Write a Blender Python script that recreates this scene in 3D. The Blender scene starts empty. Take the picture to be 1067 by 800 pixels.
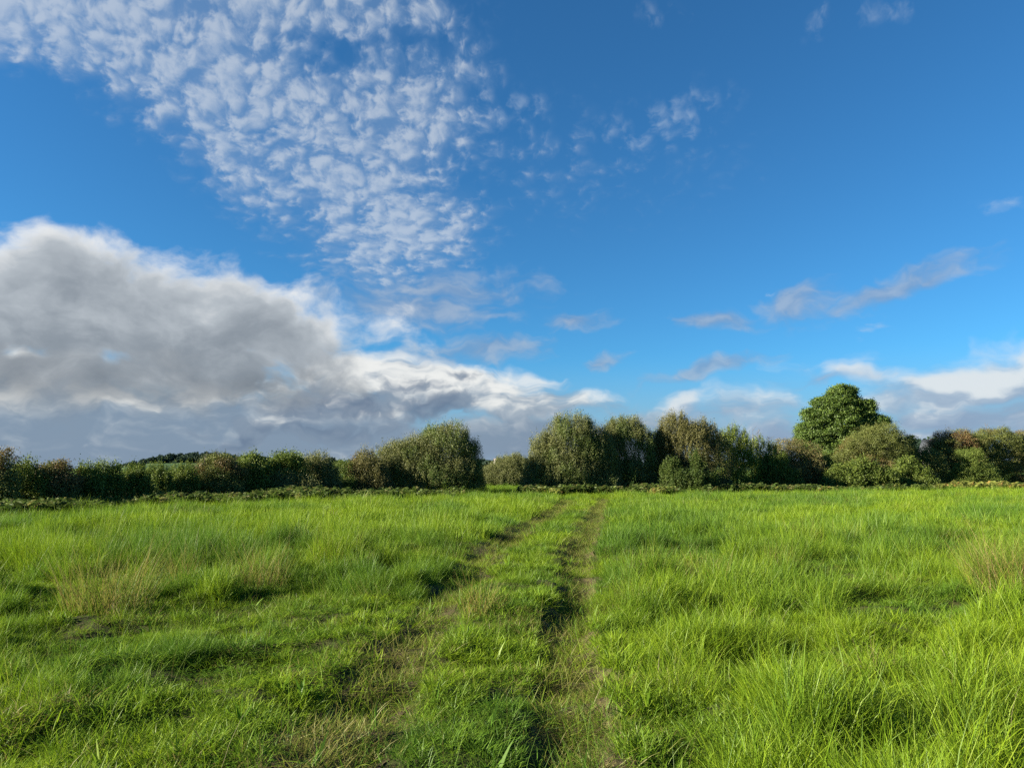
import bpy, math, os, random
import numpy as np

C = bpy.context.scene.collection
SC = bpy.context.scene
R = math.radians
PI = math.pi

# ------------------------------------------------------------------ camera
F = 762.0                      # focal length in photo pixels (photo is 1067 x 800)
PITCH = R(6.6)
EYE = 1.70

def ray(px, py):
    """direction in the world of a photo pixel (used to survey where things stand)"""
    u = (400.0 - py) / F
    return np.array([(px - 533.5) / F,
                     math.cos(PITCH) - u * math.sin(PITCH),
                     math.sin(PITCH) + u * math.cos(PITCH)])

def at(px, py, Y):
    d = ray(px, py)
    return np.array([0, 0, EYE]) + d * (Y / d[1])

def on_ground(px, py, z=0.0):
    d = ray(px, py)
    return np.array([0, 0, EYE]) + d * ((z - EYE) / d[2])

def az_el(px, py):
    d = ray(px, py)
    return math.degrees(math.atan2(d[0], d[1])), math.degrees(math.atan2(d[2], math.hypot(d[0], d[1])))

cam = bpy.data.objects.new('camera', bpy.data.cameras.new('camera'))
C.objects.link(cam)
cam.location = (0, 0, EYE)
cam.rotation_euler = (PI / 2 + PITCH, 0, 0)
cam.data.sensor_width = 36.0
cam.data.lens = 36.0 * F / 1067.0
cam.data.clip_start = 0.05
cam.data.clip_end = 20000
SC.camera = cam

# ------------------------------------------------------------------ light and exposure
SUN_AZ, SUN_EL = -103.0, 21.5          # degrees clockwise from the view direction, and up
SKY_STRENGTH = 0.055
EXPOSURE = 1.95
sun_dir = np.array([math.sin(R(SUN_AZ)) * math.cos(R(SUN_EL)), math.cos(R(SUN_AZ)) * math.cos(R(SUN_EL)), math.sin(R(SUN_EL))])
sun = bpy.data.objects.new('sun', bpy.data.lights.new('sun', 'SUN'))
C.objects.link(sun)
sun.data.energy = 5.0
sun.data.angle = R(0.53)
sun.data.color = (1.0, 0.90, 0.74)
sun.rotation_euler = (PI / 2 - R(SUN_EL), 0, PI - R(SUN_AZ))
sun.location = (-60, -10, 40)

SC.view_settings.view_transform = 'Standard'
SC.view_settings.look = 'None'
SC.view_settings.gamma = 1.0
SC.view_settings.use_curve_mapping = False
SC.view_settings.exposure = EXPOSURE
SC.render.engine = 'CYCLES'
SC.cycles.max_bounces = 6
SC.cycles.diffuse_bounces = 3
SC.cycles.glossy_bounces = 2
SC.cycles.transmission_bounces = 4
SC.cycles.transparent_max_bounces = 4
SC.cycles.use_denoising = False
SC.cycles.sample_clamp_indirect = 4.0

world = bpy.data.worlds.new('World')
SC.world = world
world.use_nodes = True
WT = world.node_tree
WT.nodes.clear()

class NB:
    """a small expression builder for shader node trees"""
    def __init__(self, tree): self.t = tree
    def n(self, typ, **kw):
        nd = self.t.nodes.new(typ)
        for k, v in kw.items(): setattr(nd, k, v)
        return nd
    def put(self, sock, v):
        if hasattr(v, 'is_output'): self.t.links.new(v, sock)
        elif v is not None: sock.default_value = v
    def m(self, op, a, b=None, c=None, clamp=False):
        nd = self.n('ShaderNodeMath', operation=op, use_clamp=clamp)
        for i, v in enumerate((a, b, c)):
            if v is not None: self.put(nd.inputs[i], v)
        return nd.outputs[0]
    def add(self, a, b): return self.m('ADD', a, b)
    def sub(self, a, b): return self.m('SUBTRACT', a, b)
    def mul(self, a, b): return self.m('MULTIPLY', a, b)
    def mad(self, a, b, c): return self.m('MULTIPLY_ADD', a, b, c)
    def step(self, x, lo, hi, a=0.0, b=1.0):
        nd = self.n('ShaderNodeMapRange', interpolation_type='SMOOTHSTEP')
        for s, v in zip(nd.inputs, (x, lo, hi, a, b)): self.put(s, v)
        return nd.outputs[0]
    def vec(self, x, y, z=0.0):
        nd = self.n('ShaderNodeCombineXYZ')
        for s, v in zip(nd.inputs, (x, y, z)): self.put(s, v)
        return nd.outputs[0]
    def vm(self, op, a, b=None, c=None):
        nd = self.n('ShaderNodeVectorMath', operation=op)
        for i, v in enumerate((a, b, c)):
            if v is not None: self.put(nd.inputs[i], v)
        return nd.outputs['Value'] if op in ('LENGTH', 'DOT_PRODUCT') else nd.outputs[0]
    def noise(self, v, scale, detail=4.0, rough=0.5, dist=0.0, lac=2.0):
        nd = self.n('ShaderNodeTexNoise')
        self.put(nd.inputs['Vector'], v)
        nd.inputs['Scale'].default_value = scale
        nd.inputs['Detail'].default_value = detail
        nd.inputs['Roughness'].default_value = rough
        nd.inputs['Lacunarity'].default_value = lac
        nd.inputs['Distortion'].default_value = dist
        return nd.outputs['Fac'], nd.outputs['Color']
    def mix(self, f, a, b):
        nd = self.n('ShaderNodeMix', data_type='RGBA')
        self.put(nd.inputs[0], f); self.put(nd.inputs[6], a); self.put(nd.inputs[7], b)
        return nd.outputs[2]
    def ramp(self, x, stops):
        nd = self.n('ShaderNodeValToRGB')
        el = nd.color_ramp.elements
        while len(el) < len(stops): el.new(0.5)
        for e, (p, c) in zip(el, stops):
            e.position = p; e.color = (*c, 1) if len(c) == 3 else c
        self.put(nd.inputs[0], x)
        return nd.outputs[0]

def lin(r, g, b):
    f = lambda c: c / 12.92 if c <= 0.04045 else ((c + 0.055) / 1.055) ** 2.4
    return (f(r / 255), f(g / 255), f(b / 255), 1.0)

def build_sky():
    B = NB(WT)
    sky = B.n('ShaderNodeTexSky', sky_type='NISHITA', sun_disc=False)
    sky.sun_elevation = R(SUN_EL)
    sky.sun_rotation = R(SUN_AZ)
    sky.altitude = 50
    sky.air_density = 1.0
    sky.dust_density = 0.0
    sky.ozone_density = 6.0
    tint = B.n('ShaderNodeMix', data_type='RGBA', blend_type='MULTIPLY')   # the camera's rendering of a clear blue
    tint.inputs[0].default_value = 1.0
    B.put(tint.inputs[6], sky.outputs[0]); tint.inputs[7].default_value = (0.300, 0.625, 0.715, 1)
    K = 1.0 / (SKY_STRENGTH * 2 ** EXPOSURE)                      # cloud radiances below are display-linear
    D = B.n('ShaderNodeTexCoord').outputs['Generated']
    sp = B.n('ShaderNodeSeparateXYZ'); B.put(sp.inputs[0], D)
    x, y, z = sp.outputs
    hyp = B.m('SQRT', B.add(B.mul(x, x), B.mul(y, y)))
    deg = 180 / PI
    az = B.mul(B.m('ARCTAN2', x, y), deg)
    el = B.mul(B.m('ARCTAN2', z, hyp), deg)
    P = B.vec(az, el, 0.0)
    # the direction projected onto a flat cloud deck overhead
    zi = B.m('DIVIDE', 1.0, B.m('MAXIMUM', z, 0.03))
    deck = B.vm('SCALE', D, None); deck.node.inputs['Scale'].default_value = 1.0
    B.put(deck.node.inputs['Scale'], zi)

    def blobs(vec, items):
        """soft ellipses surveyed in azimuth/elevation: (px, py, rx, ry, tilt, weight)"""
        out = None
        for (cx, cy, rx, ry, tilt, w) in items:
            a, e = az_el(cx, cy)
            a1, _ = az_el(cx + 1, cy); _, e1 = az_el(cx, cy - 1)
            mp = B.n('ShaderNodeMapping', vector_type='TEXTURE')
            B.put(mp.inputs['Vector'], vec)
            mp.inputs['Location'].default_value = (a, e, 0)
            mp.inputs['Rotation'].default_value = (0, 0, R(tilt))
            mp.inputs['Scale'].default_value = (rx * (a1 - a), ry * (e1 - e), 1)
            q = B.vm('LENGTH', mp.outputs[0])
            v = B.mad(q, -w, w)                 # w at the centre, 0 on the ellipse, negative outside
            if out is None: out = v
            else:
                out = B.m('SMOOTH_MAX', out, v, 0.12)
        return out

    col = tint.outputs[2]
    emit = lambda r, g, b: tuple(c * K for c in lin(r, g, b)[:3]) + (1.0,)
    def over(col, alpha, c): return B.mix(alpha, col, c)

    # slow warp shared by the layers
    _, wc = B.noise(P, 0.22, 3, 0.55)
    warp = B.vm('SUBTRACT', wc, (0.5, 0.5, 0.5))
    P1 = B.vm('MULTIPLY_ADD', warp, (5.0, 3.0, 0.0), P)

    # ---- A: mackerel cloud, high deck
    mA = blobs(P1, [(20, 20, 150, 60, 0, 1.2), (150, 60, 150, 75, -30, 1.2), (230, 60, 190, 95, -30, 1.4), (240, 150, 120, 55, -35, 1.1), (350, 175, 130, 85, -14, 1.3), (415, 130, 100, 85, 10, 1.1),
                    (410, 240, 110, 62, 8, 1.2), (300, -10, 200, 60, 0, 1.4), (545, 165, 60, 18, -5, 0.1), (475, 75, 40, 40, 0, 0.4)])
    lnel = B.m('LOGARITHM', B.m('MAXIMUM', el, 2.0), math.e)
    dk1 = B.vm('MULTIPLY_ADD', warp, (1.6, 1.6, 0.0), B.vec(B.mul(az, 0.66), B.mul(lnel, 21.0), 0.0))   # cells shrink towards the skyline
    def cells(v):
        _, jc = B.noise(v, 1.3, 3.0, 0.55)
        vj = B.vm('MULTIPLY_ADD', B.vm('SUBTRACT', jc, (0.5, 0.5, 0.5)), (1.7, 1.3, 0.0), v)
        vo = B.n('ShaderNodeTexVoronoi', feature='SMOOTH_F1', voronoi_dimensions='2D')
        B.put(vo.inputs['Vector'], vj); vo.inputs['Scale'].default_value = 1.0; vo.inputs['Smoothness'].default_value = 0.7
        a = B.mad(vo.outputs['Distance'], -0.95, 0.92)
        b, _ = B.noise(v, 2.6, 4.0, 0.6, 0.1)
        c, _ = B.noise(v, 0.7, 3.0, 0.55, 0.1)
        return B.mad(a, 0.38, B.mad(c, 0.32, B.mul(b, 0.30)))
    ca = cells(dk1)
    ca2 = cells(B.vm('ADD', dk1, (-0.25, 0.30, 0.0)))
    big, _ = B.noise(dk1, 0.22, 2.0, 0.5)
    dA = B.add(B.mad(ca, 3.6, -1.80), B.mad(B.sub(big, 0.5), 1.1, B.step(mA, -0.5, 0.85, -0.8, 0.62)))
    aA = B.mul(B.m('MAXIMUM', B.step(dA, -0.75, 0.95), B.step(mA, -0.1, 1.1, 0.0, 0.66)), B.step(mA, -0.45, 0.35))
    rel = B.sub(ca, ca2)
    tA = B.step(B.mad(rel, 1.4, B.mul(dA, 0.55)), -0.2, 0.9)
    cA = B.ramp(tA, [(0.0, tuple(c * K for c in lin(128, 160, 198)[:3])), (1.0, tuple(c * K for c in lin(205, 215, 226)[:3]))])
    col = over(col, B.mul(aA, 0.67), cA)

    # ---- A2: scattered small high puffs
    mA2 = blobs(P1, [(690, 128, 75, 30, 12, 0.6), (930, 6, 50, 14, 0, 0.7), (855, 22, 22, 14, 30, 0.7), (690, 10, 26, 14, 0, 0.5), (540, 117, 40, 14, 0, 0.8), (510, 290, 50, 12, 0, 0.4),
                    (1045, 212, 30, 12, 0, 0.5), (915, 338, 18, 9, 30, 0.8), (805, 302, 12, 6, 0, 0.7)])
    aA2 = B.step(B.add(B.mad(ca, 3.4, -1.85), B.mul(mA2, 0.55)), -0.25, 0.95)
    aA2 = B.mul(aA2, B.step(mA2, -0.25, 0.5))
    col = over(col, B.mul(aA2, 0.36), emit(190, 208, 226))

    # ---- low decks: noise in azimuth/elevation, stretched sideways
    def puff(v, sx, sy, sc, det=5.0, ro=0.52):
        return B.noise(B.vm('MULTIPLY', v, (sx, sy, 1.0)), sc, det, ro, 0.25)[0]

    # ---- thick air and far cloud along the skyline
    col = over(col, B.step(el, 0.3, 9.0, 0.9, 0.0), emit(146, 172, 200))

    # ---- R: white and grey cloud low on the right
    nR = puff(P1, 0.6, 1.35, 0.30)
    nR2 = puff(B.vm('ADD', P1, (-1.2, 0.9, 0.0)), 0.6, 1.35, 0.30)
    mR = blobs(P1, [(1010, 400, 150, 34, 5, 1.3), (1100, 392, 140, 42, 0, 1.3), (940, 412, 90, 26, 5, 0.9), (990, 436, 160, 28, 0, 1.1), (1080, 432, 120, 40, 0, 1.1), (760, 432, 85, 26, 4, 0.9), (715, 425, 36, 24, 30, 0.8),
                    (880, 385, 60, 14, 0, 0.45), (1150, 400, 200, 70, 0, 1.0), (860, 462, 300, 36, 0, 1.0), (600, 470, 220, 36, 0, 1.0)])
    dR = B.add(mR, B.mad(nR, 2.4, -1.2))
    aR = B.step(dR, -0.15, 0.95)
    tR = B.step(B.add(B.mul(B.sub(nR, nR2), 2.0), B.mul(B.step(el, 2.2, 6.5), 0.62)), -0.1, 0.75)
    cR = B.ramp(tR, [(0.0, tuple(c * K for c in lin(142, 164, 191)[:3])), (0.55, tuple(c * K for c in lin(172, 188, 206)[:3])), (1.0, tuple(c * K for c in lin(226, 231, 233)[:3]))])
    col = over(col, B.mul(aR, 0.92), cR)

    # ---- L: bright broken cloud low in the middle and left, then slate scud in front
    mL = blobs(P1, [(440, 402, 160, 30, -4, 1.35), (370, 388, 80, 26, -6, 1.1), (470, 395, 70, 20, 0, 0.9), (540, 422, 120, 26, -6, 1.0), (200, 440, 330, 60, 0, 1.2), (0, 440, 260, 90, 0, 1.5), (560, 458, 170, 34, 0, 1.1), (250, 475, 420, 40, 0, 1.2), (330, 440, 200, 45, 0, 1.2)])
    dL = B.add(mL, B.mad(nR, 2.2, -1.1))
    aL = B.step(dL, -0.15, 0.6)
    hL = B.step(el, 1.0, 8.0)
    nL3 = puff(P1, 0.5, 1.5, 0.75)
    tL = B.step(B.add(B.add(B.mul(B.sub(nR, nR2), 1.9), B.mad(nL3, 0.9, -0.42)), B.mad(hL, 1.02, -0.1)), -0.05, 1.0)
    cL = B.ramp(tL, [(0.0, tuple(c * K for c in lin(130, 149, 170)[:3])), (0.5, tuple(c * K for c in lin(168, 180, 192)[:3])), (1.0, tuple(c * K for c in lin(242, 242, 238)[:3]))])
    col = over(col, B.mul(aL, 0.95), cL)
    mS = blobs(P1, [(325, 418, 62, 24, 10, 1.0), (375, 424, 60, 18, 0, 1.0), (450, 424, 58, 16, 5, 1.0), (265, 452, 40, 13, 25, 0.9), (480, 392, 30, 8, 0, 0.6), (330, 445, 120, 16, 0, 0.6), (430, 405, 40, 12, 0, 0.7)])
    nS = puff(P1, 0.8, 1.2, 0.55)
    aS = B.step(B.add(mS, B.mad(nS, 2.4, -1.2)), -0.05, 0.6)
    cS = B.mix(B.step(nS, 0.35, 0.65), emit(100, 120, 146), emit(130, 148, 168))
    col = over(col, B.mul(aS, 0.88), cS)

    # ---- W: thin warm-grey wisps
    mW = blobs(P1, [(430, 318, 95, 24, -4, 1.0), (500, 365, 75, 13, 4, 0.9), (600, 332, 34, 9, 4, 0.9), (740, 338, 42, 9, 0, 1.0), (742, 383, 62, 9, 14, 1.1), (624, 376, 26, 8, 15, 0.8),
                    (830, 318, 40, 18, 8, 1.0), (930, 300, 85, 14, 14, 1.1), (975, 290, 40, 8, 14, 0.8), (470, 300, 80, 16, 0, 0.7), (860, 395, 40, 6, 5, 0.5)])
    nW = puff(P1, 0.7, 1.6, 0.5)
    aW = B.step(B.add(mW, B.mad(nW, 2.2, -1.05)), -0.35, 0.95)
    cW = B.mix(B.step(nW, 0.35, 0.7), emit(130, 156, 190), emit(172, 186, 204))
    col = over(col, B.mul(aW, 0.70), cW)

    # ---- B: the big grey bank on the left
    mB = blobs(P1, [(-60, 320, 190, 95, 0, 1.6), (70, 325, 190, 88, 0, 1.6), (180, 345, 140, 85, -10, 1.5), (275, 342, 130, 66, -14, 1.2), (345, 342, 85, 32, -8, 0.45), (60, 400, 190, 45, 0, 1.3), (210, 395, 150, 42, 0, 1.1), (260, 375, 70, 30, 0, 0.9),
                    (-200, 340, 250, 120, 0, 1.6)])
    Pb = B.vm('MULTIPLY_ADD', warp, (2.0, 2.0, 0.0), P)
    nB = puff(Pb, 0.75, 1.1, 0.26, 6.0, 0.55)
    nB2 = puff(B.vm('ADD', Pb, (-1.6, 1.5, 0.0)), 0.75, 1.1, 0.26, 6.0, 0.55)
    dB = B.add(mB, B.mad(nB, 2.3, -1.15))
    aB = B.step(dB, -0.12, 0.60)
    edge = B.step(dB, 0.10, 0.95, 1.0, 0.0)
    base = B.step(el, az_el(0, 425)[1], az_el(0, 300)[1])
    tB = B.add(B.mul(B.sub(nB, nB2), 0.95), B.add(B.mul(B.mul(edge, base), 0.50), B.mad(base, 0.40, 0.11)))
    cB = B.ramp(tB, [(0.0, tuple(c * K for c in lin(116, 126, 137)[:3])), (0.35, tuple(c * K for c in lin(148, 156, 164)[:3])), (0.65, tuple(c * K for c in lin(184, 191, 197)[:3])), (1.0, tuple(c * K for c in lin(240, 241, 240)[:3]))])
    col = over(col, B.mul(aB, B.step(el, az_el(0, 440)[1], az_el(0, 385)[1], 0.15, 0.97)), cB)

    # below the horizon: dull ground light
    col = over(col, B.step(el, -1.5, -0.3, 1.0, 0.0), tuple(c * K for c in (0.05, 0.07, 0.03)) + (1,))
    bg = B.n('ShaderNodeBackground'); bg.inputs['Strength'].default_value = SKY_STRENGTH
    B.put(bg.inputs['Color'], col)
    out = B.n('ShaderNodeOutputWorld')
    WT.links.new(bg.outputs[0], out.inputs[0])
    world.cycles.sampling_method = 'MANUAL'
    world.cycles.sample_map_resolution = 512

build_sky()
#SKYEND

# ------------------------------------------------------------------ helpers
def tag(o, label=None, cat=None, group=None, kind=None):
    if label: o['label'] = label
    if cat: o['category'] = cat
    if group: o['group'] = group
    if kind: o['kind'] = kind
    return o

def lattice_noise(x, y, seed):
    """smooth value noise, 0..1"""
    xi = np.floor(x).astype(np.int64); yi = np.floor(y).astype(np.int64)
    fx = x - xi; fy = y - yi
    fx = fx * fx * fx * (fx * (fx * 6 - 15) + 10); fy = fy * fy * fy * (fy * (fy * 6 - 15) + 10)
    def h(a, b):
        n = (a * 374761393 + b * 668265263 + seed * 1442695041) & 0xFFFFFFFF
        n = ((n ^ (n >> 13)) * 1274126177) & 0xFFFFFFFF
        return ((n ^ (n >> 16)) & 0xFFFF) / 65535.0
    a = h(xi, yi); b = h(xi + 1, yi); c = h(xi, yi + 1); d = h(xi + 1, yi + 1)
    return (a * (1 - fx) + b * fx) * (1 - fy) + (c * (1 - fx) + d * fx) * fy

def fbm(x, y, seed, octaves=3, gain=0.5):
    s = 0; a = 1.0; t = 0
    for k in range(octaves):
        s = s + a * lattice_noise(x * 2 ** k + 17.3 * k, y * 2 ** k - 9.1 * k, seed + k); t += a; a *= gain
    return s / t

def sstep(x, a, b):
    t = np.clip((x - a) / (b - a), 0, 1)
    return t * t * (3 - 2 * t)

# wheel ruts surveyed from the photograph (pixels on the ground), stored as x as a function of y
RUT_R = [(600, 800), (600, 760), (597, 710), (594, 655), (596, 610), (603, 575), (614, 552), (622, 535), (628, 522)]
RUT_L = [(335, 800), (372, 750), (408, 700), (432, 665), (455, 635), (480, 605), (512, 573), (548, 550), (578, 534), (592, 524)]
def rut_curve(pts):
    g = np.array([on_ground(px, py)[:2] for px, py in pts])
    return g[:, 1], g[:, 0]
RYR, RXR = rut_curve(RUT_R)
RYL, RXL = rut_curve(RUT_L)
def rut_x(side, y):
    ys, xs = (RYR, RXR) if side > 0 else (RYL, RXL)
    return np.interp(y, ys, xs)

def rut_dist(x, y):
    wob = (fbm(x * 0.0 + 3, y * 0.9, 5) - 0.5) * 0.25
    dr = np.abs(x - rut_x(1, y) - wob); dl = np.abs(x - rut_x(-1, y) + wob)
    return dr, dl

def terrain(x, y):
    """height of the soil"""
    x = np.asarray(x, float); y = np.asarray(y, float)
    near = 1 - sstep(np.hypot(x, y), 60, 160)
    h = (fbm(x * 0.9, y * 1.3, 11) - 0.5) * 0.24 * near + (fbm(x * 2.0, y * 2.7, 13, 2) - 0.5) * 0.20 * near * (1 - sstep(y, 16, 26))
    h = h + (fbm(x * 0.16, y * 0.16, 21) - 0.5) * 0.16 * near
    dr, dl = rut_dist(x, y)
    inr = (y < 42) & (y > -8)
    h = h - np.where(inr, 0.13 * np.exp(-(dr / 0.27) ** 4) + 0.09 * np.exp(-(dl / 0.30) ** 4), 0)
    h0 = 0.0
    return h - h0

def mesh_obj(name, verts, faces, mat, parent=None, attrs=None, smooth=False, link=True):
    """verts (n,3) array; faces list of (m,k) index arrays, linked as ONE mesh object"""
    me = bpy.data.meshes.new(name)
    verts = np.asarray(verts, np.float32)
    if not isinstance(faces, (list, tuple)): faces = [faces]
    faces = [np.asarray(f, np.int32) for f in faces if len(f)]
    me.vertices.add(len(verts)); me.vertices.foreach_set('co', verts.ravel())
    nl = sum(f.size for f in faces); nf = sum(len(f) for f in faces)
    me.loops.add(nl); me.polygons.add(nf)
    me.loops.foreach_set('vertex_index', np.concatenate([f.ravel() for f in faces]))
    tot = np.concatenate([np.full(len(f), f.shape[1], np.int32) for f in faces])
    start = np.concatenate([[0], np.cumsum(tot)[:-1]]).astype(np.int32)
    me.polygons.foreach_set('loop_start', start)
    me.polygons.foreach_set('loop_total', tot)
    if smooth: me.polygons.foreach_set('use_smooth', np.ones(nf, bool))
    me.update(calc_edges=True)
    for k, v in (attrs or {}).items():
        a = me.attributes.new(k, 'FLOAT', 'POINT'); a.data.foreach_set('value', np.asarray(v, np.float32).ravel())
    if mat: me.materials.append(mat)
    o = bpy.data.objects.new(name, me)
    if link: C.objects.link(o)
    if parent is not None: o.parent = parent
    return o

def empty(name, loc, rz=0.0):
    o = bpy.data.objects.new(name, None); C.objects.link(o)
    o.location = loc; o.rotation_euler = (0, 0, rz); o.empty_display_size = 0.5
    return o

# ------------------------------------------------------------------ materials
def new_mat(name):
    m = bpy.data.materials.new(name); m.use_nodes = True
    m.node_tree.nodes.clear()
    return m, NB(m.node_tree)

def leaf_shader(B, col, trans=0.4, tcol=None, gloss=0.06, rough=0.42):
    d = B.n('ShaderNodeBsdfDiffuse'); B.put(d.inputs['Color'], col)
    t = B.n('ShaderNodeBsdfTranslucent'); B.put(t.inputs['Color'], tcol if tcol is not None else col)
    mx = B.n('ShaderNodeMixShader'); mx.inputs[0].default_value = trans
    B.t.links.new(d.outputs[0], mx.inputs[1]); B.t.links.new(t.outputs[0], mx.inputs[2])
    g = B.n('ShaderNodeBsdfGlossy'); g.inputs['Roughness'].default_value = rough
    mg = B.n('ShaderNodeMixShader'); mg.inputs[0].default_value = gloss
    B.t.links.new(mx.outputs[0], mg.inputs[1]); B.t.links.new(g.outputs[0], mg.inputs[2])
    o = B.n('ShaderNodeOutputMaterial'); B.t.links.new(mg.outputs[0], o.inputs[0])

def attr(B, name, typ='GEOMETRY'):
    a = B.n('ShaderNodeAttribute', attribute_name=name, attribute_type=typ)
    return a.outputs['Fac']

def grass_material(name='grass_blade'):
    m, B = new_mat(name)
    t = attr(B, 'along'); r = attr(B, 'blade'); dry = attr(B, 'dry', 'INSTANCER'); hue = attr(B, 'hue', 'INSTANCER')
    lush = B.ramp(r, [(0.0, (0.095, 0.178, 0.008)), (0.5, (0.155, 0.245, 0.010)), (1.0, (0.225, 0.310, 0.016))])
    dark = B.ramp(r, [(0.0, (0.052, 0.120, 0.012)), (1.0, (0.105, 0.198, 0.017))])
    straw = B.ramp(r, [(0.0, (0.095, 0.072, 0.025)), (0.5, (0.165, 0.150, 0.045)), (1.0, (0.20, 0.22, 0.038))])
    base = B.mix(hue, lush, dark)
    # a few blades of any tuft are straw; the tips yellow first
    isdry = B.step(B.add(B.mul(r, 0.0), B.add(B.mul(B.m('FRACT', B.mul(r, 37.7)), 0.75), B.mad(t, 0.12, -0.90))), -0.04, 0.04)
    isdry = B.m('MAXIMUM', isdry, B.step(B.sub(dry, B.m('FRACT', B.mul(r, 91.3))), -0.05, 0.1))
    leaf_shader(B, B.mix(isdry, base, straw), 0.38, None, 0.015, 0.5)
    return m

def ground_material():
    m, B = new_mat('meadow_soil')
    P = B.n('ShaderNodeNewGeometry').outputs['Position']
    a, _ = B.noise(P, 2.3, 5, 0.6); b, _ = B.noise(P, 18, 4, 0.6)
    soil = B.ramp(a, [(0.3, (0.022, 0.028, 0.009)), (0.55, (0.036, 0.046, 0.012)), (0.8, (0.050, 0.052, 0.018))])  # soil tone darkened: shade in the gaps between tufts put into its colour
    soil = B.mix(B.step(b, 0.45, 0.75), soil, (0.060, 0.048, 0.022, 1))
    far = B.ramp(B.noise(P, 0.012, 4, 0.6)[0], [(0.35, (0.10, 0.17, 0.025)), (0.6, (0.085, 0.15, 0.028)), (0.75, (0.13, 0.15, 0.05))])
    sep = B.n('ShaderNodeSeparateXYZ'); B.put(sep.inputs[0], P)
    d = B.vm('LENGTH', P)
    col = B.mix(B.step(d, 55, 75), soil, far)
    p = B.n('ShaderNodeBsdfPrincipled'); B.put(p.inputs['Base Color'], col); p.inputs['Roughness'].default_value = 0.95
    p.inputs['Specular IOR Level'].default_value = 0.1
    bmp = B.n('ShaderNodeBump'); bmp.inputs['Strength'].default_value = 0.6; bmp.inputs['Distance'].default_value = 0.03
    B.put(bmp.inputs['Height'], b); B.t.links.new(bmp.outputs[0], p.inputs['Normal'])
    o = B.n('ShaderNodeOutputMaterial'); B.t.links.new(p.outputs[0], o.inputs[0])
    return m

def track_material():
    m, B = new_mat('trodden_track')
    P = B.n('ShaderNodeNewGeometry').outputs['Position']
    a, _ = B.noise(P, 5.0, 5, 0.62); b, _ = B.noise(B.vm('MULTIPLY', P, (1.0, 0.35, 1.0)), 60, 3, 0.6)
    col = B.ramp(a, [(0.32, (0.030, 0.024, 0.014)), (0.48, (0.060, 0.048, 0.024)), (0.60, (0.085, 0.078, 0.028)), (0.72, (0.060, 0.080, 0.018))])
    col = B.mix(B.step(b, 0.60, 0.74), col, (0.17, 0.14, 0.06, 1))
    p = B.n('ShaderNodeBsdfPrincipled'); B.put(p.inputs['Base Color'], col); p.inputs['Roughness'].default_value = 0.9
    p.inputs['Specular IOR Level'].default_value = 0.15
    bmp = B.n('ShaderNodeBump'); bmp.inputs['Strength'].default_value = 0.9; bmp.inputs['Distance'].default_value = 0.03
    B.put(bmp.inputs['Height'], B.add(a, B.mul(b, 0.5))); B.t.links.new(bmp.outputs[0], p.inputs['Normal'])
    o = B.n('ShaderNodeOutputMaterial'); B.t.links.new(p.outputs[0], o.inputs[0])
    return m

_leafmats = {}
def leaf_mat(name, cols, trans=0.35, gloss=0.06, accent=None):
    """cols: 3 colours from dark to light over the leaf's own random value; accent: (colour) taken where the 'accent' attribute is 1"""
    if name in _leafmats: return _leafmats[name]
    m, B = new_mat(name)
    v = attr(B, 'leaf')
    col = B.ramp(v, [(0.0, cols[0]), (0.5, cols[1]), (1.0, cols[2])])
    if accent:
        col = B.mix(attr(B, 'accent'), col, (*accent, 1))
    leaf_shader(B, col, trans, None, gloss * 0.3, 0.55)
    _leafmats[name] = m
    return m

def bark_mat(name, c0, c1):
    m, B = new_mat(name)
    P = B.n('ShaderNodeTexCoord').outputs['Object']
    a, _ = B.noise(B.vm('MULTIPLY', P, (1, 1, 0.2)), 14, 4, 0.6)
    p = B.n('ShaderNodeBsdfPrincipled'); B.put(p.inputs['Base Color'], B.ramp(a, [(0.3, c0), (0.7, c1)]))
    p.inputs['Roughness'].default_value = 0.9
    o = B.n('ShaderNodeOutputMaterial'); B.t.links.new(p.outputs[0], o.inputs[0])
    return m

M_GRASS = grass_material()
M_SOIL = ground_material()
M_TRACK = track_material()
M_BARK = bark_mat('grey_bark', (0.06, 0.05, 0.04), (0.14, 0.12, 0.095))
M_WILLOW = leaf_mat('willow_leaf', ((0.080, 0.096, 0.025), (0.122, 0.138, 0.037), (0.205, 0.208, 0.082)), 0.24, 0.08, (0.105, 0.155, 0.030))
M_THORN = leaf_mat('hawthorn_leaf', ((0.068, 0.088, 0.022), (0.112, 0.135, 0.029), (0.165, 0.177, 0.042)), 0.24, 0.07, (0.150, 0.088, 0.036))
M_ASH = leaf_mat('ash_leaf', ((0.088, 0.128, 0.018), (0.150, 0.200, 0.026), (0.250, 0.290, 0.044)), 0.32, 0.07, (0.225, 0.199, 0.036))
M_BROWN = leaf_mat('browning_leaf', ((0.088, 0.092, 0.028), (0.132, 0.130, 0.038), (0.200, 0.180, 0.066)), 0.24, 0.07, (0.165, 0.105, 0.042))
M_MAPLE = leaf_mat('sycamore_leaf', ((0.045, 0.084, 0.014), (0.080, 0.136, 0.020), (0.145, 0.205, 0.030)), 0.32, 0.08, (0.180, 0.185, 0.036))
M_BRAMBLE = leaf_mat('bramble_leaf', ((0.040, 0.074, 0.014), (0.078, 0.120, 0.022), (0.135, 0.170, 0.042)), 0.38, 0.05, (0.15, 0.15, 0.045))
M_LEAFY = leaf_mat('hedge_leaf', ((0.055, 0.090, 0.016), (0.100, 0.145, 0.022), (0.190, 0.230, 0.040)), 0.30, 0.06, (0.16, 0.16, 0.04))
M_FERN = leaf_mat('bracken_frond', ((0.150, 0.185, 0.034), (0.250, 0.275, 0.058), (0.350, 0.350, 0.100)), 0.48, 0.05, (0.30, 0.21, 0.06))
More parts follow.
